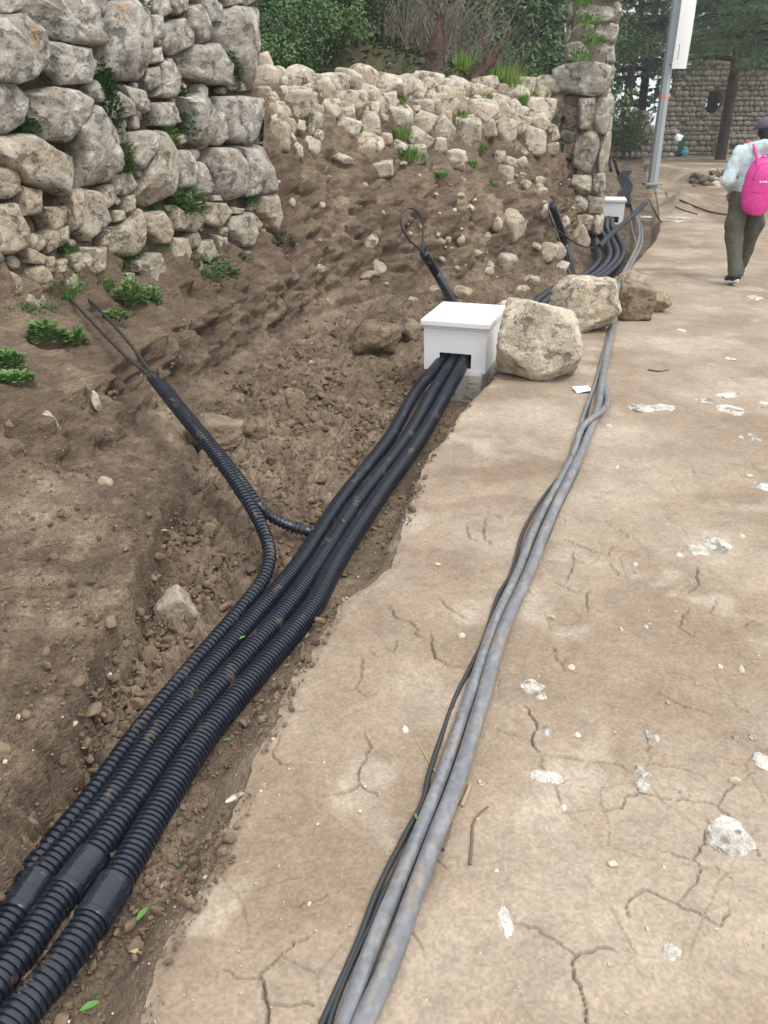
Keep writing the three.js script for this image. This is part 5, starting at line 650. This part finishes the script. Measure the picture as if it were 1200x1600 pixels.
[[640,-14.6,1.2],[670,-15.2,1.4],[700,-15,1.2],[740,-16,1.2],[620,-15.6,1.3],[790,-17.5,1.1],[830,-18,1.1],[860,-18.5,1],[600,-16.5,1.1],[770,-18.5,1.3],[715,-17,1.5],[655,-17,1.6]].forEach(([px, z, s], i) => { const m = solo('dry_brush', brushes[i % 2], greyTwig, 'bare grey brushwood behind the rubble wall', 'brushwood', 'bare brush behind the rubble'); const x = col(px, z); m.position.set(x, groundY(x, z) - 0.05, z); m.rotation.y = rr(0, 6); m.scale.setScalar(s); });
const stumpM = std({ color: lin(0.13, 0.085, 0.065), roughness: 1, map: stoneMap, bumpMap: stoneBump, bumpScale: 0.04 });
for (const [px, z, h, lean, lab] of [[676,-12.9,.85,.1,'tall torn reddish-brown stump rising behind the rubble wall'],[738,-13.4,.5,.3,'short leaning shaggy stump behind the rubble wall']]) { const x = col(px, z), t = group('dead_stump', lab, 'stump'); t.position.set(x, groundY(x, z) - 0.1, z); const g = sweepTaper([V(0, 0, 0), V(lean * .2, h * .4, 0), V(lean * .7, h * .75, 0), V(lean, h, 0)], 0.17, 0.05); const p = g.attributes.position; for (let i = 0; i < p.count; i++) { const n = 1 + 0.5 * fbm(p.getX(i) * 9, p.getY(i) * 3, p.getZ(i) * 9); p.setX(i, p.getX(i) * n); p.setZ(i, p.getZ(i) * n); } g.computeVertexNormals(); part('trunk', g, stumpM, t); const br = []; for (let i = 0; i < 26; i++) { const y = rr(.2, 1) * h, a = rr(0, 6.28); br.push(thin([V(lean * y / h, y, 0), V(lean * y / h + Math.cos(a) * .12, y + rr(-.02, .15), Math.sin(a) * .12), V(lean * y / h + Math.cos(a) * .25, y + rr(0, .3), Math.sin(a) * .2)], 0.02)); } part('splinters', mergeGeometries(br), stumpM, t); }
for (const [pts, lab] of [[[[540,75],[560,90],[585,100],[610,112]], 'bare pale branch stuck out over the rubble stones']]) solo('bare_branch', thin(pts.map(q => { const [u, y, z] = ray(q[0], q[1]), t = -12 / z; return V(u * t, EYE + y * t, z * t); }), 0.02), greyTwig, lab, 'branch');
for (const [a, b, c] of [[[668,120],[650,60],[630,-5]],[[690,110],[668,50],[640,-10]],[[672,100],[690,45],[720,0]]]) solo('bare_branch', thin([a, b, c].map(q => { const [u, y, z] = ray(q[0], q[1]), t = -14.3 / z; return V(u * t, EYE + y * t, z * t); }), 0.03), greyTwig, 'long bare grey branch rising from the torn stump', 'branch', 'bare branches at the stump');

// the wood beyond, one mass of leaves
{ const arr = []; for (let i = 0; i < 26000; i++) { const x = rr(-45, 62), z = -rr(52, 66), top = 7 + 4 * fbm(x * 0.25, z * 0.25, 3, 3) * 2 + 3; const y = 0.4 + Math.pow(rnd(), 0.9) * top; if (fbm(x * 0.5, y * 0.5, z * 0.3, 3) > 0.2) continue; quadLeaf(V(x, y, z), rr(.4, .8), .16, arr); } const m = new THREE.Mesh(geoFrom(arr), leafMats[1]); m.name = 'far_wood'; m.userData = { kind: 'stuff', label: 'dark far wood closing the view' }; scene.add(m); }
// ---------- the walker ----------
function surfaceNet(f, mn, mx, h) {   // mesh of f = 0, inside negative
  const nx = Math.ceil((mx[0] - mn[0]) / h) + 1, ny = Math.ceil((mx[1] - mn[1]) / h) + 1, nz = Math.ceil((mx[2] - mn[2]) / h) + 1, F = new Float32Array(nx * ny * nz), I = (i, j, k) => (k * ny + j) * nx + i;
  for (let k = 0; k < nz; k++) for (let j = 0; j < ny; j++) for (let i = 0; i < nx; i++) F[I(i, j, k)] = f(mn[0] + i * h, mn[1] + j * h, mn[2] + k * h);
  const vid = new Int32Array(nx * ny * nz).fill(-1), pos = [], idx = [];
  for (let k = 0; k < nz - 1; k++) for (let j = 0; j < ny - 1; j++) for (let i = 0; i < nx - 1; i++) { let s = 0, x = 0, y = 0, z = 0; const c = []; let m = 0; for (let b = 0; b < 8; b++) { const v = F[I(i + (b & 1), j + (b >> 1 & 1), k + (b >> 2))]; c.push(v); if (v < 0) m++; } if (m === 0 || m === 8) continue;
    for (let a = 0; a < 8; a++) for (const d of [1, 2, 4]) { if (a & d) continue; const b = a | d; if ((c[a] < 0) === (c[b] < 0)) continue; const t = c[a] / (c[a] - c[b]); x += (a & 1) + (d === 1 ? t : 0); y += (a >> 1 & 1) + (d === 2 ? t : 0); z += (a >> 2) + (d === 4 ? t : 0); s++; }
    vid[I(i, j, k)] = pos.length / 3; pos.push(mn[0] + (i + x / s) * h, mn[1] + (j + y / s) * h, mn[2] + (k + z / s) * h); }
  for (let k = 1; k < nz - 1; k++) for (let j = 1; j < ny - 1; j++) for (let i = 1; i < nx - 1; i++) { const a = F[I(i, j, k)] < 0; for (const [b, q] of [[F[I(i + 1, j, k)] < 0, [[0, -1, -1], [0, 0, -1], [0, 0, 0], [0, -1, 0]]], [F[I(i, j + 1, k)] < 0, [[-1, 0, -1], [-1, 0, 0], [0, 0, 0], [0, 0, -1]]], [F[I(i, j, k + 1)] < 0, [[-1, -1, 0], [0, -1, 0], [0, 0, 0], [-1, 0, 0]]]]) { if (a === b) continue; const v = q.map(o => vid[I(i + o[0], j + o[1], k + o[2])]); if (v.some(e => e < 0)) continue; if (a) idx.push(v[0], v[1], v[2], v[0], v[2], v[3]); else idx.push(v[0], v[2], v[1], v[0], v[3], v[2]); } }
  const g = new THREE.BufferGeometry(); g.setAttribute('position', new THREE.Float32BufferAttribute(pos, 3)); const uv = new Float32Array(pos.length / 3 * 2); for (let i = 0; i < pos.length / 3; i++) { uv[2 * i] = pos[3 * i] * 3; uv[2 * i + 1] = pos[3 * i + 1] * 3; } g.setAttribute('uv', new THREE.BufferAttribute(uv, 2)); g.setIndex(idx); g.computeVertexNormals(); return g;
}
const cap3 = (A, B, r0, r1) => { const d = [B[0] - A[0], B[1] - A[1], B[2] - A[2]], L = d[0] ** 2 + d[1] ** 2 + d[2] ** 2; return (x, y, z) => { const t = clamp(((x - A[0]) * d[0] + (y - A[1]) * d[1] + (z - A[2]) * d[2]) / L); return Math.hypot(x - A[0] - d[0] * t, y - A[1] - d[1] * t, z - A[2] - d[2] * t) - lerp(r0, r1, t); }; };
const ell = (C, R) => (x, y, z) => { const a = (x - C[0]) / R[0], b = (y - C[1]) / R[1], c = (z - C[2]) / R[2], k = Math.hypot(a, b, c); return (k - 1) * Math.min(...R); };
const smin = (a, b, k) => { const h = Math.max(k - Math.abs(a - b), 0) / k; return Math.min(a, b) - h * h * k * 0.25; };
const join = (fs, k) => (x, y, z) => { let v = 9; for (const f of fs) v = smin(v, f(x, y, z), k); return v; };
{ const J = { Lh: [-.10, .92, 0], Lk: [-.125, .51, .06], La: [-.13, .10, .27], Rh: [.10, .92, 0], Rk: [.15, .52, -.12], Ra: [.17, .12, -.27], Ls: [-.19, 1.37, 0], Le: [-.30, 1.09, .05], Lw: [-.12, .99, -.17], Rs: [.21, 1.37, 0], Re: [.33, 1.10, .03], Rw: [.14, .99, -.19], hd: [.055, 1.585, -.03], nk: [.03, 1.43, .0] };
  const t = group('person', 'person in pale blue hoodie, olive trousers and dark cap walking away along the path', 'person'); t.position.set(4.05, pathY(4.05, -9.6), -9.58); t.rotation.y = 0.06;
  const finger = (w, s) => [0, 1, 2, 3].map(i => cap3([w[0] + s * (-.02 + i * .014), w[1] - .07, w[2] - .045 + i * .012], [w[0] + s * (-.012 + i * .016), w[1] - .125 - (i === 1 || i === 2 ? .015 : 0), w[2] - .085 + i * .012], .0095, .008)).concat([cap3([w[0] - s * .02, w[1] - .03, w[2] - .02], [w[0] - s * .045, w[1] - .085, w[2] - .05], .011, .009)]);
  const body = join([ell([J.hd[0], J.hd[1] + .01, J.hd[2]], [.076, .108, .094]), ell([J.hd[0], J.hd[1] - .055, J.hd[2] - .035], [.055, .06, .06]), cap3([J.hd[0], J.hd[1] - .01, J.hd[2] - .095], [J.hd[0], J.hd[1] - .035, J.hd[2] - .108], .012, .016), ell([J.hd[0] - .078, J.hd[1], J.hd[2]], [.012, .032, .02]), ell([J.hd[0] + .078, J.hd[1], J.hd[2]], [.012, .032, .02]), cap3(J.nk, J.hd, .055, .05), cap3([-.08, 1.3, 0], [.1, 1.3, 0], .09, .09), cap3([0, 1.0, 0], [0.01, 1.3, 0], .11, .12), cap3(J.Lh, J.Rh, .09, .09), cap3(J.Lh, J.Lk, .08, .055), cap3(J.Lk, J.La, .055, .036), cap3(J.Rh, J.Rk, .08, .055), cap3(J.Rk, J.Ra, .055, .036), cap3(J.La, [J.La[0], .06, J.La[2] - .12], .035, .03), cap3(J.Ra, [J.Ra[0], .06, J.Ra[2] - .13], .035, .03), cap3(J.Ls, J.Le, .048, .04), cap3(J.Le, J.Lw, .04, .027), cap3(J.Rs, J.Re, .048, .04), cap3(J.Re, J.Rw, .04, .027), ell([J.Lw[0], J.Lw[1] - .045, J.Lw[2] - .02], [.038, .05, .022]), ell([J.Rw[0], J.Rw[1] - .045, J.Rw[2] - .02], [.038, .05, .022]), ...finger(J.Lw, 1), ...finger(J.Rw, -1)], .02);
  const skin = std({ color: lin(0.42, 0.26, 0.18), roughness: 0.6 }); const bm = part('body', surfaceNet(body, [-.45, 0.0, -.48], [.45, 1.78, .4], .013), skin, t);
  const wr = (f, a, s) => (x, y, z) => f(x, y, z) + a * fbm(x * s, y * s * .7, z * s, 3);
  const tors = (x, y, z) => { const w = lerp(.185, .205, sst(.85, 1.3, y)) - .05 * sst(1.32, 1.46, y), d = .125 - .03 * sst(1.3, 1.46, y); const k = Math.hypot(Math.max(0, Math.abs(x - .01) - w + .1) / .1, (z + .005) / d); return Math.max((k - 1) * .09, y - 1.455, .84 - y); };
  const sleeve = join([cap3(J.Ls, J.Le, .078, .068), cap3(J.Le, J.Lw, .068, .052)], .03), sleeveR = join([cap3(J.Rs, J.Re, .078, .068), cap3(J.Re, J.Rw, .068, .052)], .03), hood = ell([.03, 1.43, .055], [.135, .065, .085]);
  const jacket = wr((x, y, z) => smin(smin(smin(tors(x, y, z), sleeve(x, y, z), .05), sleeveR(x, y, z), .05), hood(x, y, z), .05), .032, 8);
  part('hoodie', surfaceNet(jacket, [-.48, .8, -.32], [.48, 1.56, .3], .0125), std({ color: lin(0.62, 0.74, 0.78), roughness: 0.9, map: fineMap }), t);
  const tr = wr((x, y, z) => Math.max(join([ell([0, .9, 0], [.20, .12, .145]), cap3(J.Lh, J.Lk, .108, .092), cap3(J.Lk, [J.La[0], .13, J.La[2]], .092, .074), cap3(J.Rh, J.Rk, .108, .092), cap3(J.Rk, [J.Ra[0], .13, J.Ra[2]], .092, .074), ell([-.19, .64, .04], [.045, .085, .075]), ell([.21, .64, -.06], [.045, .085, .075])], .03)(x, y, z), .115 - y - .0 * x, y - .98), .03, 8);
  part('trousers', surfaceNet(tr, [-.36, .06, -.42], [.33, 1.02, .4], .0125), std({ color: lin(0.105, 0.104, 0.08), roughness: 0.95, map: fineMap }), t);
  for (const [A, tip] of [[J.La, -.02], [J.Ra, .0]]) { const lift = A === J.La ? .045 : .02; const s = part('shoe', surfaceNet(join([cap3([A[0], .075 + lift * .6, A[2] + .03], [A[0], .055, A[2] - .15], .05, .042), cap3([A[0], .12, A[2]], [A[0], .08 + lift * .4, A[2]], .05, .052)], .03), [A[0] - .1, 0, A[2] - .24], [A[0] + .1, .2, A[2] + .12], .009), std({ color: lin(0.02, 0.02, 0.024), roughness: 0.8 }), t);
    const so = part('sole', surfaceNet((x, y, z) => { const yy = y - (.022 + lift * sst(A[2] - .12, A[2] + .07, z)), k = Math.hypot((x - A[0]) / .047, (z - A[2] + .06) / .145); return Math.max((k - 1) * .047, Math.abs(yy) - .02); }, [A[0] - .08, -.02, A[2] - .26], [A[0] + .08, .12, A[2] + .14], .008), std({ color: lin(0.62, 0.6, 0.57), roughness: 0.8 }), s); }
  part('hair', surfaceNet(join([ell([J.hd[0], J.hd[1] - .0, J.hd[2] + .022], [.086, .092, .09]), ell([J.hd[0], J.hd[1] - .075, J.hd[2] + .055], [.055, .06, .05]), cap3([J.hd[0], J.hd[1] - .06, J.hd[2] + .07], [J.hd[0] - .005, J.hd[1] - .13, J.hd[2] + .09], .042, .02)], .03), [-.1, 1.38, -.16], [.2, 1.7, .18], .009), std({ color: lin(0.008, 0.007, 0.007), roughness: 0.55 }), t);
  const c = part('cap', surfaceNet((x, y, z) => { const e = ell([J.hd[0], J.hd[1] + .035, J.hd[2] + .0], [.098, .098, .112])(x, y, z); return Math.max(e, J.hd[1] + .012 - y + .12 * (z - J.hd[2])); }, [-.1, 1.52, -.2], [.22, 1.76, .16], .008), std({ color: lin(0.10, 0.094, 0.12), roughness: 0.9 }), t);
  part('brim', surfaceNet((x, y, z) => { const dx = x - J.hd[0], dz = z - J.hd[2] + .1; return Math.max(Math.hypot(dx / .085, dz / .1) * .08 - .08, Math.abs(y - (J.hd[1] + .03) + dx * dx * 2.2 - dz * .12) - .006); }, [-.1, 1.52, -.28], [.22, 1.68, .06], .006), std({ color: lin(0.10, 0.094, 0.12), roughness: 0.9 }), c);
  // backpack: carried, a thing of its own
  const b = group('backpack', 'bright pink drop-shaped backpack on the walker', 'backpack'); b.position.copy(t.position); b.rotation.copy(t.rotation); const pink = std({ color: lin(0.80, 0.06, 0.36), roughness: 0.55, map: fineMap });
  const bag = (x, y, z) => { const u = (y - 1.03) / .30, w = .168 * Math.pow(Math.max(0.02, 1 - Math.pow(Math.abs(u), 4.2)), .5) * (1 - .2 * Math.max(0, u)); const dd = .12 * Math.pow(Math.max(0.02, 1 - Math.pow(Math.abs(u + .15) / 1.15, 3)), .5); const k = Math.hypot((x - .015) / Math.max(w, .01), (z - .14) / Math.max(dd, .01)); return Math.max((k - 1) * .1, Math.abs(y - 1.035) - .295) + .008 * fbm(x * 9, y * 5, z * 9, 3); };
  part('pack', surfaceNet(bag, [-.25, .7, -.02], [.27, 1.38, .32], .0115), pink, b);
  for (const s of [-1, 1]) part('strap', sweep([V(.015 + s * .085, 1.24, .2), V(.015 + s * .10, 1.36, .15), V(.015 + s * .125, 1.465, .05), V(.015 + s * .135, 1.44, -.07), V(.015 + s * .14, 1.25, -.15), V(.015 + s * .17, 1.0, -.14)], .016, { seg: 8, step: .03 }), pink, b);
  const hl = part('grab_loop', sweep([V(-.02, 1.31, .17), V(-.01, 1.35, .17), V(.04, 1.35, .17), V(.05, 1.31, .17)], .008, { seg: 6, step: .02 }), pink, b);
  const seam = std({ color: lin(0.42, 0.02, 0.18), roughness: 0.6 }); const onPack = (x, y) => { let z = .34; while (z > .1 && bag(x, y, z) > 0) z -= .003; return V(x, y, z); };
  part('zip', sweep(Array.from({ length: 13 }, (_, i) => { const a = Math.PI * i / 12; return onPack(.015 + Math.cos(a) * .115, 1.1 + Math.sin(a) * .17); }), .005, { seg: 6, step: .02 }), seam, b);
  part('pocket_seam', sweep(Array.from({ length: 9 }, (_, i) => onPack(-.115 + i * .0325, .99 - .02 * Math.sin(i / 8 * Math.PI))), .0045, { seg: 6, step: .02 }), seam, b);
  const marks = []; for (const [i, w] of [[0, .014], [1, .006], [2, .012], [3, .011], [4, .012]]) { const q = new THREE.BoxGeometry(w, i === 1 ? .012 : .017, .004); q.translate(-.035 + i * .017, 1.085, .262); marks.push(q); } part('logo', mergeGeometries(marks), std({ color: lin(0.85, 0.8, 0.84), roughness: 0.6 }), b);
}
scene.fog = new THREE.FogExp2(new THREE.Color(0.86, 0.9, 0.95), 0.0014);   // faint damp haze
sh(scene);
renderer.render(scene, camera);
